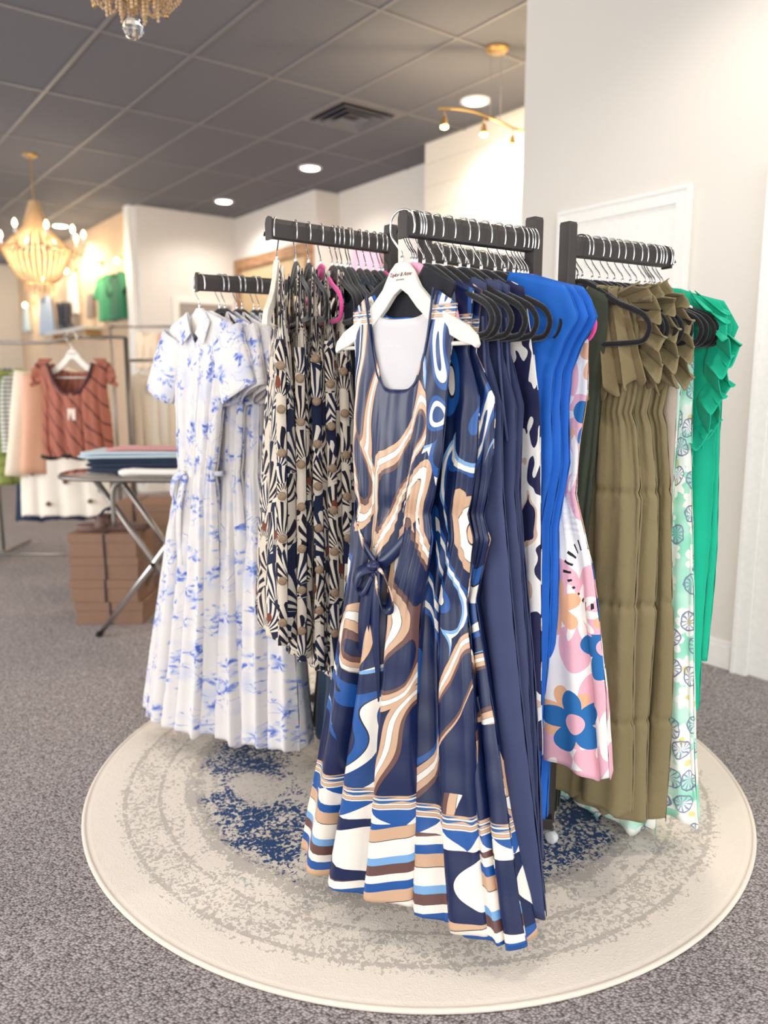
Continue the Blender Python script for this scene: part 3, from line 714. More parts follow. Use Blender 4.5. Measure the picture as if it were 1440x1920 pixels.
o = dress('floral_dress', FAB['floral'], 'white knee length dress with big pink and blue flowers on a hot pink hanger', 'dress', GT, (1.535, 1.405, P[2]), -.03,
      [(.38, .34, .045, .030, 0), (.6, .31, .04, .024, 0), (.9, .245, .03, .014, .003), (1.08, .185, .022, .003, .003), (1.2, .19, .022, .002, .001), (1.33, .21, .018, .003, 0), (1.45, .205, .014, .002, 0), (1.58, .16, .008, 0, 0)],
      .012, neck=(.09, .1, .03), slope=.42, k=4.0, ph=2.2, lean=(.0, .0), nu=80, nv=110, uo=(.3, 0), hem=.016)

# --- short rear arm (hangers in a row with dark tops)
for i in range(13):
    x = 1.650 + i * .034; pr = HL if i in (1,) else HB
    P = put('rear', i, x, pr, R.uniform(-.04, .04))
    if i in (0, 2, 4, 6, 8, 10, 12):
        dress('dark_top', FAB['black'], 'black top on the short rear arm, %s along it' % ORD[i // 2], 'top', 'black tops on the rear arm', P, 0,
              [(.95, .19, .010, .006, 0), (1.3, .17, .010, .004, 0), (1.60, .17, .006, 0, 0)], k=4, ph=i, neck=(.06, .05, .02), nu=24, nv=24)

# --- right arm
GR = 'garments on the right arm'
P = put('right', 0, 1.712, HB, .05)
dress('long_skirt_dress', FAB['sage'], 'dark green dress hanging closest to the post of the right arm', 'dress', GR, P, .05,
      [(.08, .13, .02, .016, 0), (.8, .11, .014, .010, 0), (1.3, .10, .012, .003, 0), (1.58, .10, .008, 0, 0)], k=4, ph=2, neck=(.04, .05, .02), lean=(0, .13))
put('right', 1, 1.728, HB, -.04)
def olive_prof(w, zh):
    return [(zh, .235 * w, .045, .026, 0), (.41, .225 * w, .042, .022, .001), (.425, .216 * w, .034, .014, .005), (.44, .222 * w, .038, .020, .001), (.74, .212 * w, .038, .020, .001), (.755, .203 * w, .030, .012, .005), (.77, .208 * w, .034, .018, .001),
            (1.05, .195 * w, .032, .016, .001), (1.065, .186 * w, .026, .010, .005), (1.08, .19 * w, .03, .014, .001), (1.24, .165 * w, .026, .008, .003), (1.275, .15 * w, .02, .003, .006), (1.30, .155 * w, .02, .004, .005), (1.36, .165 * w, .020, .005, .001),
            (1.5, .155 * w, .018, .004, .003), (1.6, .12 * w, .014, .002, .003), (1.68, .11 * w, .014, .003, .002)]
for i, (x, w_, zh, ph, ln) in enumerate([(1.765, 1.0, .16, .4, .03), (1.823, 1.0, .12, 2.4, .01), (1.880, 1.0, .13, 4.6, -.02)]):
    P = put('right', 2 + i * 2, x, HB, R.uniform(-.03, .03))
    if i < 2: put('right', 3 + i * 2, x + .026, HB, R.uniform(-.05, .05))
    lb = ['olive tiered maxi dress with ruffled yoke, nearest to the post', 'olive tiered maxi dress with ruffled yoke, middle of the three', 'olive tiered maxi dress with ruffled yoke, next to the mint print dresses'][i]
    o = dress('olive_maxi_dress', FAB['olive'], lb, 'dress', 'olive tiered dresses', P, 0, olive_prof(w_, zh), -.02, neck=(.05, .04, .02), slope=.30, k=3.2, ph=ph, lean=(-.01 * i, ln), nu=70, nv=150, gk=20, hem=.01)
    zt = P[2] - .045
    top = [(-.012, .12, zt - .01), (-.026, .06, zt - .005), (-.032, 0, zt - .012), (-.030, -.06, zt - .01), (-.020, -.125, zt - .02)]
    ruffle('yoke_ruffle', FAB['olive'], o, smooth_path(top, 4), lambda s: (-.022, -.03 - .05 * s, -.20 - .05 * math.sin(PI * s)), 5.5, .016, 110, 16, 1, ph)
    ruffle('collar_ruffle', FAB['olive'], o, smooth_path([(p[0] - .002, p[1] * .8, p[2] - .012) for p in top], 4), lambda s: (-.014, -.004, .048), 6.5, .012, 110, 8, 1, ph + 1)
    ruffle('shoulder_ruffle', FAB['olive'], o, [(-.02, -.07, zt - .0), (0, -.125, zt - .02), (.0, -.155, zt - .09), (0, -.16, zt - .18)], lambda s: (-.012, -.09 + .02 * s, .03 - .10 * s), 4.5, .018, 90, 10, 1, ph)
P = put('right', 7, 1.912, HB, .03)
dress('beige_dress', FAB['beige'], 'beige satin dress between the olive and the mint print dresses', 'dress', GR, P, 0,
      [(.3, .18, .02, .014, 0), (1.1, .165, .014, .006, 0), (1.4, .165, .012, .002, 0), (1.58, .15, .008, 0, 0)], k=4, ph=1, neck=(.07, .09, .03), lean=(0, -.01))
for i, (x, zh, ph, ln) in enumerate([(1.936, .03, 1.1, .08), (1.972, .10, 3.0, -.04)]):
    P = put('right', 8 + i, x, HB, R.uniform(-.03, .03))
    dress('mint_floral_dress', FAB['mint'], ['long mint floral print dress whose hem pools lowest on the rug', 'mint floral print dress beside the bright green ones'][i], 'dress', 'mint floral dresses', P, 0,
          [(zh, .25, .04, .026, 0), (.6, .205, .03, .016, 0), (1.1, .175, .018, .006, .001), (1.4, .165, .014, .002, 0), (1.58, .15, .008, 0, 0)], .008, k=4, ph=ph, neck=(.075, .1, .03), lean=(-.02, ln), nu=60, hem=.02)
for i, x in enumerate((1.990, 2.000)): put('right', 10 + i, x, HB, R.uniform(-.12, .02))
for i, (x, zh, ph) in enumerate([(2.012, .42, .7), (2.034, .55, 2.6)]):
    P = put('right', 12 + i, x, HB, R.uniform(-.02, .05))
    o = dress('green_dress', FAB['green'], ['bright green ruffled dress with the longer hem', 'bright green ruffled dress with the shorter hem, closest to the open end'][i], 'dress', 'bright green dresses', P, 0,
          [(zh, .225, .024, .016, 0), (.9, .225, .022, .014, 0), (1.2, .215, .018, .008, 0), (1.42, .215, .014, .003, 0), (1.50, .245, .012, .002, 0), (1.6, .18, .008, 0, 0)], .016, k=3.1, ph=ph, neck=(.06, .06, .02), slope=.38, lean=(0, 0), nu=60)
    zt = P[2]
    ruffle('side_ruffle', FAB['green'], o, [(-.014, -.12, zt - .02), (-.016, -.19, zt - .12), (-.014, -.17, zt - .30), (-.012, -.12, zt - .44)], lambda s: (-.025, -.085 + .03 * s, -.05), 4.5, .026, 140, 14, 1, ph)
    ruffle('front_ruffle', FAB['green'], o, [(-.020, -.02, zt - .04), (-.024, -.06, zt - .22), (-.022, -.03, zt - .40), (-.02, .04, zt - .50)], lambda s: (-.030, -.075, -.07), 3.5, .018, 140, 14, 1, ph + 2)
put('right', 14, 2.046, HW, -.10)

# --- upper left arm
GL = 'garments on the upper left arm'
P = put('left', 0, 1.142, HW, math.radians(-40))
fp = lambda zh, w: [(zh, .21 * w, .036, .024, 0), (.9, .19 * w, .032, .020, 0), (1.2, .165 * w, .026, .014, .001), (1.42, .145 * w, .018, .006, .002), (1.49, .13 * w, .014, .002, .002), (1.54, .105, .008, .001, 0), (1.70, .105, .005, 0, 0)]
for i, (x, rz, zh, ph, ln) in enumerate([(1.147, -.40, .62, .3, .02), (1.204, -.38, .56, 1.9, .02), (1.248, -.34, .53, 3.3, 0), (1.290, -.32, .50, 4.7, -.02), (1.332, -.30, .50, 6.0, -.03)]):
    if i: P = put('left', i, x, HP if i == 3 else HB, rz)
    else: P = (x, rod('left', x)[0], 1.697)
    lb = ['leaf fan print button dress nearest to the open end of its arm', 'leaf fan print button dress, second from the open end', 'leaf fan print button dress in the middle of its row', 'leaf fan print button dress, fourth from the open end', 'leaf fan print button dress touching the black dresses'][i]
    o = dress('button_dress', FAB['fan'], lb, 'dress', 'leaf fan print dresses', P, rz, fp(zh, 1.0), .0, neck=(.085, .165, .12), slope=.30, k=2.6, ph=ph, lean=(-.02, ln), nu=60, nv=90, uo=(i * .31, .1 * i), npow=6)
    wz = [(q[0], q[1], q[3]) for q in sorted(fp(zh, 1.0))]
    def plk(z_, zh=zh, ln=ln, wz=wz): t = ((1.64 - z_) / (1.64 - zh)) ** 1.3; return (-.016 - .02 * t, -(np.interp(z_, [q[0] for q in wz], [q[1] for q in wz]) + .45 * np.interp(z_, [q[0] for q in wz], [q[2] for q in wz])) - .004 + ln * t, z_)
    for b in range(7):
        zb = 1.40 - b * .118 - (0, .035, -.02, .05, .015)[i]
        if zb < zh + .03: break
        bt = G().lathe([(.002, -.0035), (.010, -.0035), (.0125, -.0015), (.0125, .002), (.010, .0035)], (0, 0, 0), 16, 'x')
        for hx, hz in ((-.003, -.003), (.003, .003)): bt.box((-.0038, hx, hz), (.001, .0022, .0022))
        bt = bt.out('button', M_['button'], o, True); p_ = plk(zb); bt.location = (p_[0] - .001, p_[1] - .006, zb); bt.rotation_euler.z = math.radians(76)
    G((i * .37, i * .19)).ribbon([plk(z_) for z_ in np.linspace(1.47 - .02 * (i % 3), zh + .005, 22)], (.013, -.003, 0), .0015).out('button_placket', FAB['fan'], o, True)
    for sg in (-1, 1):
        G().ribbon([(-.008, sg * .085, 1.675), (-.012, sg * .09, 1.58), (-.014, sg * .085, 1.49)], (0, .008, 0)).out('strap', FAB['fan'], o, True)
for i, x in enumerate((1.350, 1.366, 1.388)): put('left', 5 + i, x, HB, -.35)
for i, (x, zh, ph) in enumerate([(1.398, .13, .4), (1.430, .12, 2.1), (1.456, .36, 3.0), (1.486, .4, 4.4), (1.510, .5, 5.2)]):
    P = put('left', 8 + i, x, HB, -.30 + R.uniform(-.05, .05))
    dress('black_dress', FAB['teal'] if i < 2 else FAB['black'], ['dark blue long dress, its hem showing under the leaf print ones', 'dark blue long dress one place further in than its twin', 'black sleeveless dress behind the dark blue ones', 'black sleeveless dress second from the post of the left arm', 'black sleeveless dress right at the post of the left arm'][i], 'dress', 'dark dresses on the left arm', P, -.30,
          [(zh, .24, .03, .022, 0), (.9, .2, .02, .012, 0), (1.37, .18, .012, .003, 0), (1.52, .15, .010, 0, 0), (1.67, .13, .006, 0, 0)], 0, neck=(.05, .08, .03), slope=.45, k=4, ph=ph, lean=(-.04, .05 if i < 2 else -.02), nu=40)
put('left', 13, 1.524, HP, -.25)

# --- low back left arm
def toile_prof(zh, w, T=.03):
    return [(zh, .235 * w, T * 1.8, .042, 0), (.5, .20 * w, T * 1.6, .030, 0), (.80, .165 * w, T * 1.4, .020, .002), (1.0, .12 * w, T * 1.1, .010, .005), (1.045, .11 * w, T, .003, .005), (1.08, .12 * w, T, .006, .002), (1.25, .14 * w, T, .008, 0), (1.4, .165 * w, T * .9, .005, 0), (1.52, .18, T * .6, .002, 0), (1.64, .13, T * .4, 0, 0)]
KN_LOW = [(1.140, .22, .10, .5, .13), (1.226, .02, .09, 2.1, .02), (1.285, -.05, .10, 3.8, -.08), (1.345, -.1, .11, 5.0, -.16)]
for i, (x, rz, zh, ph, ln) in enumerate(KN_LOW):
    P = put('low', i * 2, x, HW if i == 0 else HB, rz)
    if i: put('low', i * 2 - 1, x - .018, HB, rz + .05)
    lb = ['belted blue floral shirt dress on a white hanger at the low arm end', 'blue floral shirt dress just behind the belted one', 'blue floral shirt dress, second to last on the low arm', 'blue floral shirt dress deepest on the low arm'][i]
    o = dress('shirt_dress', FAB['toile'], lb, 'dress', 'blue floral shirt dresses', P, rz, toile_prof(zh, .88), .012, neck=(.05, .11, .0), slope=.42, k=4.4, ph=ph, lean=(-.04, ln), nu=80, nv=120, npow=1.2, uo=(i * .4, 0))
    zt = P[2]
    for sg in (-1, 1):
        sleeve('sleeve', FAB['toile'], o, (0, sg * .135, zt - .09), (-.02, sg * .225, zt - .29), .078, .085, k=2, A=.008, ph=ph + sg, flat0=.35, flat1=.42)
        G().add([(-.016, sg * .05, zt - .012), (-.022, sg * .085, zt - .05), (-.034, sg * .060, zt - .125), (-.030, sg * .012, zt - .085), (-.021, sg * .05, zt - .010), (-.027, sg * .085, zt - .05), (-.039, sg * .060, zt - .125), (-.035, sg * .012, zt - .085)],
                [(0, 1, 2, 3), (7, 6, 5, 4), (0, 4, 5, 1), (1, 5, 6, 2), (2, 6, 7, 3), (3, 7, 4, 0)]).out('collar', FAB['toile'], o, False, .002)
    if i == 0:
        G().tube([(-.034 * math.cos(a) + .04 * ln, .122 * math.sin(a) + .04, 1.045) for a in np.linspace(0, 2 * PI, 30, endpoint=False)], .010, 6, True, .4).out('belt', FAB['toile'], o, True)
        G().ribbon(smooth_path([(-.05, .05, 1.04), (-.07, .085, 1.02), (-.075, .10, .96), (-.07, .07, .93), (-.065, .05, .98), (-.055, .045, 1.03)], 5), (0, .010, .010)).out('bow_loop', FAB['toile'], o, True)
        G().ribbon(smooth_path([(-.055, .045, 1.03), (-.08, .05, .95), (-.085, .058, .82), (-.085, .055, .72)], 5), (0, .014, 0)).out('belt_tail', FAB['toile'], o, True)

# lettering on the front white hanger
FW = [o for o in bpy.data.objects if o.get('label', '').startswith('white wooden hanger on the tall')][0]
def lettering(txt, size, z, shear, sp):
    tc = bpy.data.curves.new('lettering', 'FONT'); tc.body = txt; tc.size = size; tc.shear = shear; tc.extrude = .0002; tc.align_x = 'CENTER'; tc.space_character = sp
    to = bpy.data.objects.new('tmp', tc); C.objects.link(to); bpy.context.view_layer.update()
    me = bpy.data.meshes.new_from_object(to); bpy.data.objects.remove(to)
    o = bpy.data.objects.new('lettering', me); C.objects.link(o); me.materials.clear(); me.materials.append(M_['ink'])
    o.parent = FW; o.location = (-.0075, 0, z); o.rotation_euler = (PI / 2, 0, -PI / 2)
lettering('Taylor & Anne', .0125, -.112, .45, .85); lettering('BOUTIQUE', .0042, -.121, 0, 1.1); FW.scale = (1, 1.1, 1)

# ---------------------------------------------------------------- ceiling fittings
def spot(parent, e, col=(1, .93, .85), ang=150, rad=.07):
    l = bpy.data.lights.new('downlight', 'SPOT'); l.energy = e; l.color = col; l.spot_size = math.radians(ang); l.spot_blend = .6; l.shadow_soft_size = rad
    o = bpy.data.objects.new('downlight', l); C.objects.link(o); o.parent = parent; o.location = (0, 0, -.03)
for i, (x, y, lb) in enumerate([(4.32, 4.53, 'round recessed ceiling light beside the wavy track light'), (4.30, 6.83, 'round recessed ceiling light above the upper left rack arm'), (4.25, 8.64, 'round recessed ceiling light nearest the back corner'),
                                (3.13, 11.27, 'faint round ceiling fitting beyond the far chandelier'), (1.0, 1.0, 0), (2.6, 1.6, 0), (-.4, 3.6, 0), (-1.0, 6.6, 0), (3.0, -.3, 0), (-.8, 1.2, 0)]):
    if lb:
        t = empty('recessed_light', (x, y, CEIL), label=lb, cat='ceiling light', group='recessed ceiling lights')
        G().lathe([(.085, -.001), (.115, -.001), (.115, -.010), (.090, -.014), (.085, -.004)], (0, 0, 0), 28).out('trim_ring', M_['whiteplastic'], t, True)
        G().lathe([(.002, -.012), (.078, -.012), (.086, -.004), (.002, -.004)], (0, 0, 0), 28).out('lens', M_['lamp'], t, True)
    else: t = None
    if t: spot(t, 55)
    else:  # unseen downlights added for more light on floor and rug
        t = empty('recessed_light', (x, y, CEIL), label='round recessed ceiling light added out of view to brighten the floor', cat='ceiling light', group='recessed ceiling lights')
        G().lathe([(.085, -.001), (.115, -.001), (.115, -.010), (.090, -.014), (.085, -.004)], (0, 0, 0), 28).out('trim_ring', M_['whiteplastic'], t, True)
        G().lathe([(.002, -.012), (.078, -.012), (.086, -.004), (.002, -.004)], (0, 0, 0), 28).out('lens', M_['lamp'], t, True)
        spot(t, 45)
v = empty('ceiling_vent', (3.785, 5.38, CEIL), label='square dark ceiling air vent with nested frames', cat='air vent')
g = G()
def sqring(g, r0, r1, z0, z1):
    for a in range(4):
        c, s = math.cos(a * PI / 2), math.sin(a * PI / 2)
        P = [(r0, -r0, z0), (r0, r0, z0), (r1, r1, z1), (r1, -r1, z1), (r0, -r0, z0 + .006), (r0, r0, z0 + .006), (r1, r1, z1 + .006), (r1, -r1, z1 + .006)]
        g.add([(x * c - y * s, x * s + y * c, z) for x, y, z in P], [(0, 1, 2, 3), (7, 6, 5, 4), (0, 4, 5, 1), (2, 6, 7, 3), (1, 5, 6, 2), (0, 3, 7, 4)])
    return g
sqring(G(), .29, .25, -.008, -.008).out('frame', GRID, v)
for r0 in (.235, .17, .105): sqring(G(), r0, r0 - .045, -.034, -.006).out('louvre', CEILM, v)
G().box((0, 0, -.004), (.5, .5, .004)).out('backing', M_['elastic'], v)

tr = empty('track_light', V(.716, 5.30, CEIL), AZ - PI / 2, label='wavy brass track light on thin rods with small spot heads', cat='track light')
def TL(a, z, b=0): return (a - .716, b, z - CEIL)
G().lathe([(.005, -.001), (.075, -.001), (.075, -.014), (.055, -.030), (.012, -.034)], (0, 0, 0), 24).out('canopy', M_['gold'], tr, True)
bar = smooth_path([TL(.345, 3.09), TL(.45, 3.092), TL(.58, 3.07), TL(.72, 3.02), TL(.86, 2.965), TL(1.0, 2.95), TL(1.15, 2.99)], 5)
G().tube(bar, .008, 8).out('wavy_bar', M_['gold'], tr, True)
for a, z in ((.68, 3.03), (.745, 3.01)): G().tube([TL(a, z), TL(a, 3.43)], .003, 6).out('suspension_rod', M_['chrome'], tr)
for a, z in ((.388, 3.09), (.642, 3.045), (.826, 2.978), (1.05, 2.96)):
    h = G().tube([TL(a, z), TL(a, z - .05)], .004, 6).lathe([(.010, 0), (.016, -.02), (.024, -.062), (.028, -.066)], TL(a, z - .045), 14).out('lamp_head', M_['gold'], tr, True)
    G().lathe([(.002, -.060), (.024, -.060), (.020, -.072), (.002, -.076)], TL(a, z - .045), 14).out('bulb', M_['spot'], h, True)
    l = bpy.data.lights.new('spot_glow', 'POINT'); l.energy = 9; l.color = (1, .78, .45); l.shadow_soft_size = .03
    lo = bpy.data.objects.new('spot_glow', l); C.objects.link(lo); lo.parent = tr; lo.location = TL(a, z - .17)

def beads(g, P, r, n=6, m=4):
    P = [Vector(p) for p in P]; d = 0; 
    for a, b in zip(P, P[1:]):
        L = (b - a).length; t = -d
        while t + 2 * r <= L:
            t += 2 * r
            if t >= 0: g.ball(a.lerp(b, t / L), r * 1.02, n, m)
        d = L - t
    return g
def chandelier(loc, rz, label, rr, zr, zt, zb, arms, ra, za, r, ball, bulbs, n_sw=20, n_fr=22):
    t = empty('chandelier', loc, rz, label=label, cat='chandelier', group='beaded chandeliers')
    G().lathe([(.005, 0), (.07, 0), (.07, -.012), (.03, -.03), (.006, -.034)], (0, 0, 0), 20).out('canopy', M_['gold'], t, True)
    G().tube([(0, 0, -.02), (0, 0, zb + .05)], .007, 8).out('stem', M_['gold'], t)
    G().tube([(rr * math.cos(a), rr * math.sin(a), zr) for a in np.linspace(0, 2 * PI, 40, endpoint=False)], .007, 6, True).out('hoop', M_['gold'], t, True)
    G().tube([(rr * .42 * math.cos(a), rr * .42 * math.sin(a), zb + .12) for a in np.linspace(0, 2 * PI, 24, endpoint=False)], .006, 6, True).out('lower_hoop', M_['gold'], t, True)
    for k in range(n_sw):
        a = 2 * PI * k / n_sw; c, s = math.cos(a), math.sin(a)
        beads(G(), [(.03 * c, .03 * s, zt), (rr * .35 * c, rr * .35 * s, zt * .45 + zr * .55), (rr * c, rr * s, zr)], r).out('bead_strand', M_['bead'], t, True)
        P = [((rr * (1 - q) + rr * .42 * q) * c, (rr * (1 - q) + rr * .42 * q) * s, zr * (1 - q) + (zb + .12) * q - .06 * math.sin(PI * q)) for q in np.linspace(0, 1, 7)]
        beads(G(), P, r).out('bead_swag', M_['bead'], t, True)
    for k in range(n_fr):
        a = 2 * PI * k / n_fr; q = rr * (.42 if k % 2 else .26); c, s = q * math.cos(a), q * math.sin(a)
        beads(G(), [(c, s, zb + .12), (c, s, zb + .03 + .02 * (k % 3))], r).out('bead_fringe', M_['bead'], t, True)
    if ball: G().ball((0, 0, zb), ball, 10, 8).out('crystal_ball', M_['glass'], t, False)
    for k in range(arms):
        a = 2 * PI * (k + .3) / arms; c, s = math.cos(a), math.sin(a)
        P = smooth_path([(rr * c, rr * s, zr), (rr * 1.25 * c, rr * 1.25 * s, za - .10), ((rr * .35 + ra * .65) * c, (rr * .35 + ra * .65) * s, za - .13), (ra * c, ra * s, za - .06), (ra * c, ra * s, za)], 4)
        ar = G().tube(P, .006, 6).out('arm', M_['gold'], t, True)
        if bulbs:
            G().lathe([(.012, 0), (.012, .05)], (ra * c, ra * s, za), 8).out('candle_sleeve', M_['whiteplastic'], ar)
            G().lathe([(.006, 0), (.018, .02), (.016, .045), (.003, .07)], (ra * c, ra * s, za + .05), 10).out('bulb', M_['bulb'], ar, True)
    return t
x, y, z = V(-.865, 2.9, CEIL)
chandelier((x, y, z), .4, 'wooden bead chandelier with a crystal ball, cropped by the top edge', .20, -.70, -.30, 2.56 - CEIL, 6, .28, -.62, .0062, .036, True, 24, 24)
x, y, z = V(-3.28, 7.6, CEIL)
ch = chandelier((x, y, z), .1, 'distant wooden bead chandelier with glowing candle bulbs', .30, 2.60 - CEIL, 3.05 - CEIL, 2.18 - CEIL, 10, .42, 2.68 - CEIL, .011, 0, True, 32, 20)
l = bpy.data.lights.new('chandelier_glow', 'POINT'); l.energy = 30; l.color = (1, .85, .65); l.shadow_soft_size = .25
lo = bpy.data.objects.new('chandelier_glow', l); C.objects.link(lo); lo.parent = ch; lo.location = (0, 0, 2.6 - CEIL)

# ---------------------------------------------------------------- on and against the far walls
mr = empty('framed_mirror', (4.80, 8.5, 0), label='large reclaimed timber framed mirror with painted golden reflection on the far wall', cat='frame')
def fbx(*a): return bx(*a)
bx(-.05, 0, -.93, .93, 2.79, 2.92).out('top_rail', TIMBER, mr, False, .004)
for a in (-.93, .80): bx(-.05, 0, a, a + .13, .9, 2.79).out('side_rail', TIMBER, mr, False, .004)
bx(-.02, -.002, -.80, .80, .9, 2.79).out('panel', plain('painted_reflection', '#cdb28a', .4, 0, 0, .5, 3, .15), mr)  # mirror face: its warm reflection is painted in as gold

def wallwear(name, fab, label, cat, x, y, zt, zb, w, **kw):
    o = garment(name, FAB[fab], [(zb, w, .04, .015, 0), ((zb + zt) / 2, w * .92, .035, .01, 0), (zt, w * .75, .02, .003, 0)], zt, loc=(x, y, 0), nu=26, nv=30, k=4, ph=y, neck=(w * .35, w * .3, .03), slope=.25, **kw)
    return tag(o, label, cat, 'clothes displayed on the far walls')
o = wallwear('kelly_top', 'kelly', 'light green short sleeve top hanging on the wood board wall', 'top', 3.465, 10.62, 2.80, 2.17, .26)
for sg in (-1, 1): sleeve('sleeve', FAB['kelly'], o, (0, sg * .2, 2.70), (0, sg * .34, 2.50), .08, .09)
o = wallwear('forest_top', 'forest', 'dark green top hanging beside the light green one', 'top', 3.465, 10.12, 2.78, 2.15, .27)
for sg in (-1, 1): sleeve('sleeve', FAB['forest'], o, (0, sg * .2, 2.68), (0, sg * .33, 2.50), .08, .09)
wallwear('cream_blouse', 'cream2', 'cream blouse hanging above the black boots', 'top', 3.465, 12.05, 2.95, 2.35, .25)
wallwear('blue_shorts', 'sky', 'pale blue shorts hanging on the wood board wall', 'shorts', 3.465, 13.6, 2.80, 2.15, .42)
wallwear('teal_top', 'skyjean', 'pale teal top hanging furthest along the board wall', 'top', 3.465, 14.9, 2.75, 2.25, .22)
wallwear('taupe_blouse', 'taupe', 'taupe blouse hanging between the boots and the green tops', 'top', 3.465, 11.25, 2.60, 2.25, .12)
wallwear('pink_blouse', 'pink', 'pink blouse hanging on the far niche wall', 'blouse', 5.065, 6.95, 2.86, 2.15, .32)
sh = empty('wall_shelf', (3.5, 11.8, 2.10), label='pale wooden shelf under the boots on the board wall', cat='shelf')
bx(-.28, 0, -1.0, 1.0, -.02, .02).out('shelf_board', M_['whitewood'], sh)
for a in (-.8, .8): bx(-.22, 0, a - .015, a + .015, -.14, -.02).out('bracket', M_['gold'], sh)
boot = G()
boot.lathe([(.05, .07), (.055, .12), (.05, .2), (.062, .36), (.066, .40)], (0, 0, 0), 14)
bo = empty('ankle_boot', (3.34, 11.98, 2.12), label='tall black boot standing on the shelf, toe to the right', cat='boot', group='black boots on the shelf')
boot.out('shaft', M_['darkleather'], bo, True)
G().prism([(.06, 0), (-.06, .012), (-.20, .006), (-.245, .02), (-.24, .05), (-.17, .075), (-.06, .11), (.055, .10)], -.042, .042).out('foot', M_['darkleather'], bo, True, .01)
G().prism([(.06, -.0), (-.0, -.0), (.01, .02), (.06, .02)], -.035, .035).out('heel', M_['tanleather'], bo)
b2 = copy_tree(bo); b2.location = (3.30, 12.16, 2.12); b2['label'] = 'tall black boot just behind the first on the shelf'
for i, (yy, zz) in enumerate([(9.75, 2.86), (10.75, 2.93), (11.9, 2.98), (13.2, 3.0), (14.4, 2.7)]):
    t = empty('wall_sconce', (3.5, yy, zz), label='small glowing sconce on the board wall, %s from its near corner' % ORD[i], cat='wall lamp', group='sconces on the board wall')
    G().lathe([(.03, 0), (.03, -.02)], (0, 0, 0), 12, 'x').out('wall_plate', M_['gold'], t)
    G().tube([(-.01, 0, 0), (-.10, 0, .02), (-.16, 0, 0)], .006, 6).out('arm', M_['gold'], t)
    G().ball((-.16, 0, -.03), .032, 10, 8).out('bulb', M_['bulb'], t, True)
    l = bpy.data.lights.new('sconce_glow', 'POINT'); l.energy = 8; l.color = (1, .78, .48); l.shadow_soft_size = .04
    lo = bpy.data.objects.new('sconce_glow', l); C.objects.link(lo); lo.parent = t; lo.location = (-.30, 0, -.05)

# ---------------------------------------------------------------- chrome rack with clothes at the left
ra = empty('garment_rail', V(-2.6, 6.0), AZ - PI / 2, label='steel clothes rail holding the rust blouse and cream clothes', cat='clothes rack')
def T(P, r=.012, name='rail', par=ra, mat='steel'): return G().tube(P, r, 8).out(name, M_[mat], par, True)
T([(-.95, 0, 1.66), (.05, 0, 1.66), (.25, .0, 1.70), (.64, 0, 1.70)]); T([(.64, .0, 0.05), (.64, 0, 1.70)], .022, 'upright'); T([(-.42, .0, .05), (-.42, 0, 1.66)], .012, 'upright')
T([(-.42, -.45, .03), (-.42, .45, .03)], .016, 'foot'); T([(.64, -.45, .03), (.64, .45, .03)], .016, 'foot'); T([(-.42, -.2, .06), (.64, -.2, .06)], .014, 'lower_bar'); T([(.64, .05, 1.53), (1.35, .05, 1.53)], .012, 'side_rail')
T([(-.42, 0, .62), (-.42, -.6, .10)], .012, 'brace'); T([(.48, 0, 1.69), (.48, -.75, 1.66)], .009, 'faceout_arm')

def bgwear(name, fab, label, cat, a, b, zt, zb, w, rz=AZ, top=.7, T_=.04, grp='clothes on the steel rail', **kw):
    o = garment(name, FAB[fab], [(zb, w, T_, T_ * .5, 0), ((zb + zt) / 2, w * .92, T_, T_ * .4, 0), (zt - .12, w * .85, T_ * .8, T_ * .1, 0), (zt, w * top, T_ * .4, 0, 0)], zt, loc=V(a, b), rz=rz, nu=30, nv=36, k=kw.pop('k', 3.5), ph=a * 7, neck=kw.pop('neck', (w * .35, w * .3, .02)), slope=kw.pop('slope', .4), **kw)
    return tag(o, label, cat, grp)
SD = AZ + 1.15
bgwear('denim_jacket', 'denim', 'blue denim jacket, leftmost garment on the steel rail', 'jacket', -2.83, 5.75, 1.50, .80, .22, SD)
bgwear('knit_top', 'lime', 'green striped knit top beside the denim jacket', 'top', -2.72, 5.68, 1.50, .62, .24, SD)
bgwear('striped_top', 'stripe', 'grey and white striped top beside the green knit', 'top', -2.62, 5.68, 1.46, .86, .22, SD)
bgwear('jeans', 'darkdenim', 'dark denim trousers hanging low at the left of the steel rail', 'trousers', -2.56, 5.95, .95, .30, .30, AZ + .2, k=2)
o = bgwear('cream_jacket', 'cream', 'cream satin blouse with long peach sleeve behind the rust one', 'blouse', -2.34, 5.62, 1.50, .85, .20, AZ + .3)
sleeve('sleeve', FAB['peach'], o, (-.06, .16, 1.42), (-.08, .20, .72), .06, .085, A=.012, bend=-.02); sleeve('sleeve', FAB['cream'], o, (-.02, .22, 1.44), (-.02, .31, .70), .06, .09, A=.014, bend=-.02)
o = bgwear('cream_skirt', 'cream2', 'ivory embroidered midi skirt below the rust blouse', 'skirt', -2.31, 5.55, 1.05, .40, .34, AZ, top=.6, k=4, neck=(.01, .0, .0), slope=.02)
for i, (a, z) in enumerate([(-.20, .72), (.03, .66), (.20, .52), (-.10, .50), (.28, .60)]): G().ball((-.075, -a, z), .018, 6, 5).out('embroidered_flower', M_['tanleather'], o, True)
bgwear('ivory_trousers', 'cream', 'ivory trousers hanging between skirt and shelf table', 'trousers', -1.90, 6.3, 1.35, .55, .16, AZ, k=2)
P = V(-2.09, 5.28)
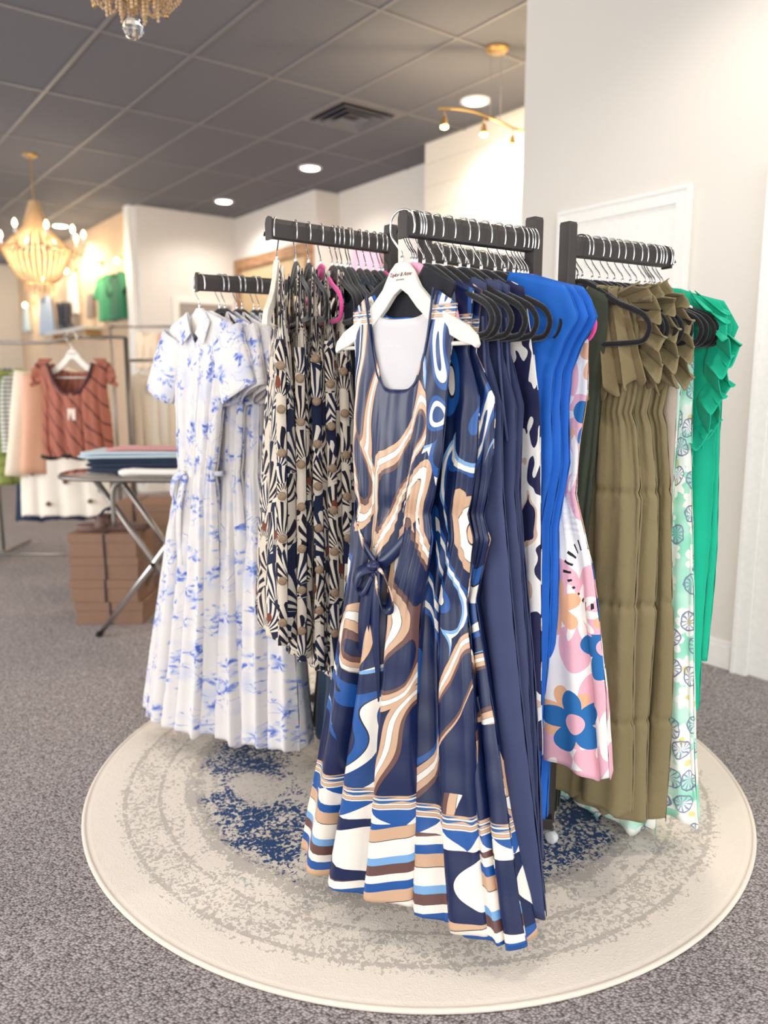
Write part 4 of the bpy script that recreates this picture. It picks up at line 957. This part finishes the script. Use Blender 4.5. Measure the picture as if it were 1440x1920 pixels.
o = garment('rust_blouse', FAB['rust'], [(.85, .225, .07, .02, .003), (.93, .25, .07, .022, .002), (1.15, .235, .07, .014, .002), (1.32, .225, .055, .008, .002), (1.42, .235, .04, .004, 0), (1.52, .24, .03, 0, 0)], 1.555, loc=P, rz=AZ - .1, nu=60, nv=50, k=4, ph=1, neck=(.155, .20, .06), slope=.42, npow=2.6, gk=18)
tag(o, 'rust brown draped blouse with dark trims on a wooden hanger', 'blouse')
G().tube([(-.045 - .02 * (1 - t * t), .158 * t, 1.555 - .42 * .158 - .205 * (1 - abs(t) ** 2.6)) for t in np.linspace(-1, 1, 30)], .012, 6, False, .5).out('neckline_trim', cloth('dark_maroon_trim', '#4a2a2e'), o, True)
G().tube([(-.085 - .01 * math.sin(t * 9), .22 * t, .862 + .01 * math.sin(t * 7)) for t in np.linspace(-1, 1, 30)], .014, 6, False, .5).out('hem_trim', FAB['black'], o, True)
for sg in (-1, 1): ruffle('shoulder_ruffle', FAB['rust'], o, [(0, sg * .14, 1.52), (0, sg * .20, 1.46), (0, sg * .22, 1.36)], lambda s, sg=sg: (-.01, sg * .09, .0 - .03 * s), 3, .012, 50, 6)
G().tube([(-.075, -.01, 1.25), (-.08, -.012, 1.19)], .0015, 5).out('tag_string', M_['ink'], o)
G().box((-.088, -.012, 1.15), (.002, .055, .075)).out('price_tag', M_['tag'], o)
h = copy_tree(HW); h.location = (P[0], P[1], 1.66); h.rotation_euler.z = AZ - .1
tag(h, 'pale wooden hanger holding the rust brown blouse', 'hanger')
for i, (a, w_, fab, lb) in enumerate([(-1.86, .10, 'cream', 'narrow cream dress at the left of the side rail'), (-1.74, .13, 'cream2', 'ivory dress with a black flower pin on the side rail'), (-1.60, .13, 'peach', 'pale peach dress at the right of the side rail')]):
    o = bgwear('pale_dress', fab if fab != 'peach' else 'cream', lb, 'dress', a, 6.12 + .03 * i, 1.46, .70, w_ + .04, AZ + .3, grp='pale dresses on the side rail')
    if i == 1:
        fl = G(); [fl.ball((-.05, .07 + .03 * math.cos(q), 1.33 + .03 * math.sin(q)), .020, 6, 5) for q in np.linspace(0, 2 * PI, 7)]; fl.out('flower_pin', M_['velvet'], o, True)
r2_ = empty('garment_rail', V(-2.4, 8.4), AZ - PI / 2, label='far clothes rail with two beige tops', cat='clothes rack')
T([(-.5, 0, 1.95), (.5, 0, 1.95)], .012, 'rail', r2_); [T([(q, 0, .02), (q, 0, 1.95)], .014, 'upright', r2_) for q in (-.5, .5)]; [T([(q, -.25, .02), (q, .25, .02)], .014, 'foot', r2_) for q in (-.5, .5)]
for i, (a, lb) in enumerate([(-2.52, 'beige top on the far rail, left of the white corner trim'), (-2.28, 'tan top on the far rail, right of the white corner trim')]):
    bgwear('beige_blouse', 'peach' if i else 'cream', lb, 'top', a, 8.4, 1.92, 1.50, .15, AZ, grp='beige tops on the far rail')

# ---------------------------------------------------------------- folding table with stacks of jeans
tb = empty('folding_table', V(-1.25, 4.2), AZ - PI / 2, label='glass topped folding table on crossed chrome legs', cat='table')
n_ = 48; V_ = []
oval = lambda rx, ry: [(rx * math.copysign(abs(math.cos(a)) ** .7, math.cos(a)), ry * math.copysign(abs(math.sin(a)) ** .7, math.sin(a))) for a in np.linspace(0, 2 * PI, n_, endpoint=False)]
top = oval(.50, .24)
g = G(); g.add([(x, y, .868) for x, y in top] + [(x, y, .878) for x, y in top], [tuple(range(n_))[::-1], tuple(range(n_, 2 * n_))] + [(i, (i + 1) % n_, n_ + (i + 1) % n_, n_ + i) for i in range(n_)])
g.out('glass_top', M_['glass'], tb)
G().tube([(x, y, .860) for x, y in top], .011, 8, True).out('top_frame', M_['steel'], tb, True)
for dy in (-.16, .16):
    G().tube([(-.27, dy, .85), (.02, dy, .40), (.28, dy, .012)], .017, 10).out('leg', M_['steel'], tb, True)
    lg = G().tube([(-.29, dy * 1.15, .012), (.02, dy * 1.15, .40), (.34, dy * 1.15, .85)], .015, 10).out('leg', M_['chrome'], tb, True)
    G().tube([(-.30, dy * 1.15, .004), (-.285, dy * 1.15, .022)], .019, 10).out('rubber_foot', M_['velvet'], lg, True)
G().tube([(.02, -.2, .40), (.02, .2, .40)], .014, 8).out('pivot_rod', M_['velvet'], tb)
G().tube(smooth_path([(-.18, -.17, .60), (-.18, -.17, .78), (-.15, -.17, .835), (-.08, -.17, .85), (.3, -.17, .85)], 4), .014, 8).out('side_loop', M_['steel'], tb, True)
def folded(name, mat, w, d, h, label, cat, a, b, z, rz=0, seed=0, grp='folded clothes on the table'):
    rs = random.Random(seed); nx, ny, nz = 18, 12, 6; g = G(); Vv = []
    o = empty_mesh = None
    sl = G(); L = max(1, int(round(h / .022)))
    for k in range(L):
        ww, dd = w / 2 + rs.uniform(-.012, .004), d / 2 + rs.uniform(-.01, .004); hh = h / L; z0 = k * hh; ps = []
        ox, oy = rs.uniform(-.008, .008), rs.uniform(-.006, .006)
        prof = [(0, .12), (.5, 0), (.94, .15), (1, .85), (.94, 1)]
        sec = [(.0, .06), (.93, .04), (1.0, .3), (1.0, .7), (.93, .96), (.0, .94)]
        rows = []
        for q, (rr, hz) in enumerate(sec):
            row = []
            for i in range(n_):
                aa = 2 * PI * i / n_; cx = math.copysign(abs(math.cos(aa)) ** .22, math.cos(aa)) * ww * max(rr, .001); cy = math.copysign(abs(math.sin(aa)) ** .22, math.sin(aa)) * dd * max(rr, .001)
                wv = .003 * math.sin(5 * aa + k + seed) * (1 if 0 < q < 5 else 0)
                row.append((cx + ox + wv, cy + oy, z0 + hz * hh + wv))
            rows.append(row)
        Vv = [p for r_ in rows for p in r_]
        Fq = [(q * n_ + i, q * n_ + (i + 1) % n_, (q + 1) * n_ + (i + 1) % n_, (q + 1) * n_ + i) for q in range(len(sec) - 1) for i in range(n_)]
        sl.add(Vv, Fq)
    o = sl.out(name, mat, None, True); o.location = V(a, b, z); o.rotation_euler.z = AZ - PI / 2 + rz
    return tag(o, label, cat, grp)
folded('folded_jeans', FAB['darkdenim'], .60, .30, .075, 'dark blue folded jeans at the bottom of the pile', 'jeans', -1.32, 4.26, .880, 0, 1)
folded('folded_jeans', FAB['skyjean'], .62, .30, .034, 'pale blue folded jeans above the dark ones', 'jeans', -1.33, 4.26, .957, .03, 2)
folded('folded_shirt', FAB['rose'], .50, .26, .014, 'thin rose pink folded top, topmost on the pile', 'top', -1.27, 4.28, .992, -.03, 3)
folded('folded_trousers', FAB['white'], .46, .12, .030, 'white folded trousers at the front edge of the table', 'trousers', -1.16, 4.03, .880, .0, 4)
# boxes
def gift_box(a, b, z, w, d, h, label, grp, rz=0, side=False):
    t = empty('gift_box', V(a, b, z), AZ - PI / 2 + rz, label=label, cat='box', group=grp)
    G().box((0, 0, h * .36), (w * .975, d * .975, h * .72)).out('box_body', M_['board'], t, False, .002)
    G().box((0, 0, h * .82), (w, d, h * .36)).out('lid', M_['board'], t, False, .002)
    s = G(); x0 = .01 if not side else -w * .25
    s.box((x0, -d / 2 - .0015, h * .5), (.011, .003, h * .98)); s.box((x0, 0, h + .001), (.011, d, .002)); s.out('elastic_band', M_['elastic'], t)
    return t
lbs = ['bottom brown gift box of the front stack', 'second brown gift box from the floor in the front stack', 'third brown gift box from the floor in the front stack', 'top brown gift box of the front stack, under the leather sandal']
for i in range(4): gift_box(-1.574 + (.012 if i == 0 else (-.004 if i == 1 else 0.0)), 4.38, i * .131, .385 - (.0 if i else -.0), .32, .130, lbs[i], 'brown gift boxes in the front stack', (.02, -.01, .015, 0)[i])
for i in range(4): gift_box(-1.46, 4.98, i * .152, .50, .34, .151, '%s brown box from the floor in the stack under the table' % ['lowest', 'second', 'third', 'topmost'][i], 'brown boxes in the rear stack', (.03, 0, -.03, .02)[i], True)
sn = empty('leather_sandal', V(-1.56, 4.36, .524), AZ - PI / 2 + .1, label='flat brown leather sandal lying on the front box stack', cat='sandal')
g = G(); P = [(-.20, 0), (-.17, .05), (-.08, .065), (.06, .05), (.16, .05), (.2, .03), (.21, 0), (.19, -.03), (.12, -.045), (0, -.05), (-.1, -.07), (-.17, -.05)]
P = [(q.x, q.y) for q in smooth_path([(x, y, 0) for x, y in P], 4, True)]; m_ = len(P)
g.add([(x, y, 0) for x, y in P] + [(x, y, .035) for x, y in P], [tuple(range(m_))[::-1], tuple(range(m_, 2 * m_))] + [(i, (i + 1) % m_, m_ + (i + 1) % m_, m_ + i) for i in range(m_)])
g.out('sole', M_['tanleather'], sn, False, .008)
G().ribbon(smooth_path([(-.05, -.068, .02), (-.05, -.06, .06), (-.04, 0, .095), (-.03, .055, .06), (-.03, .065, .02)], 4), (.03, 0, 0), .002).out('strap', M_['tanleather'], sn, True)
G().tube(smooth_path([(-.06, -.03, .08), (-.03, -.045, .12), (0, -.02, .13), (-.02, .01, .11)], 4), .008, 6).out('buckle_tie', FAB['darkdenim'], sn, True)
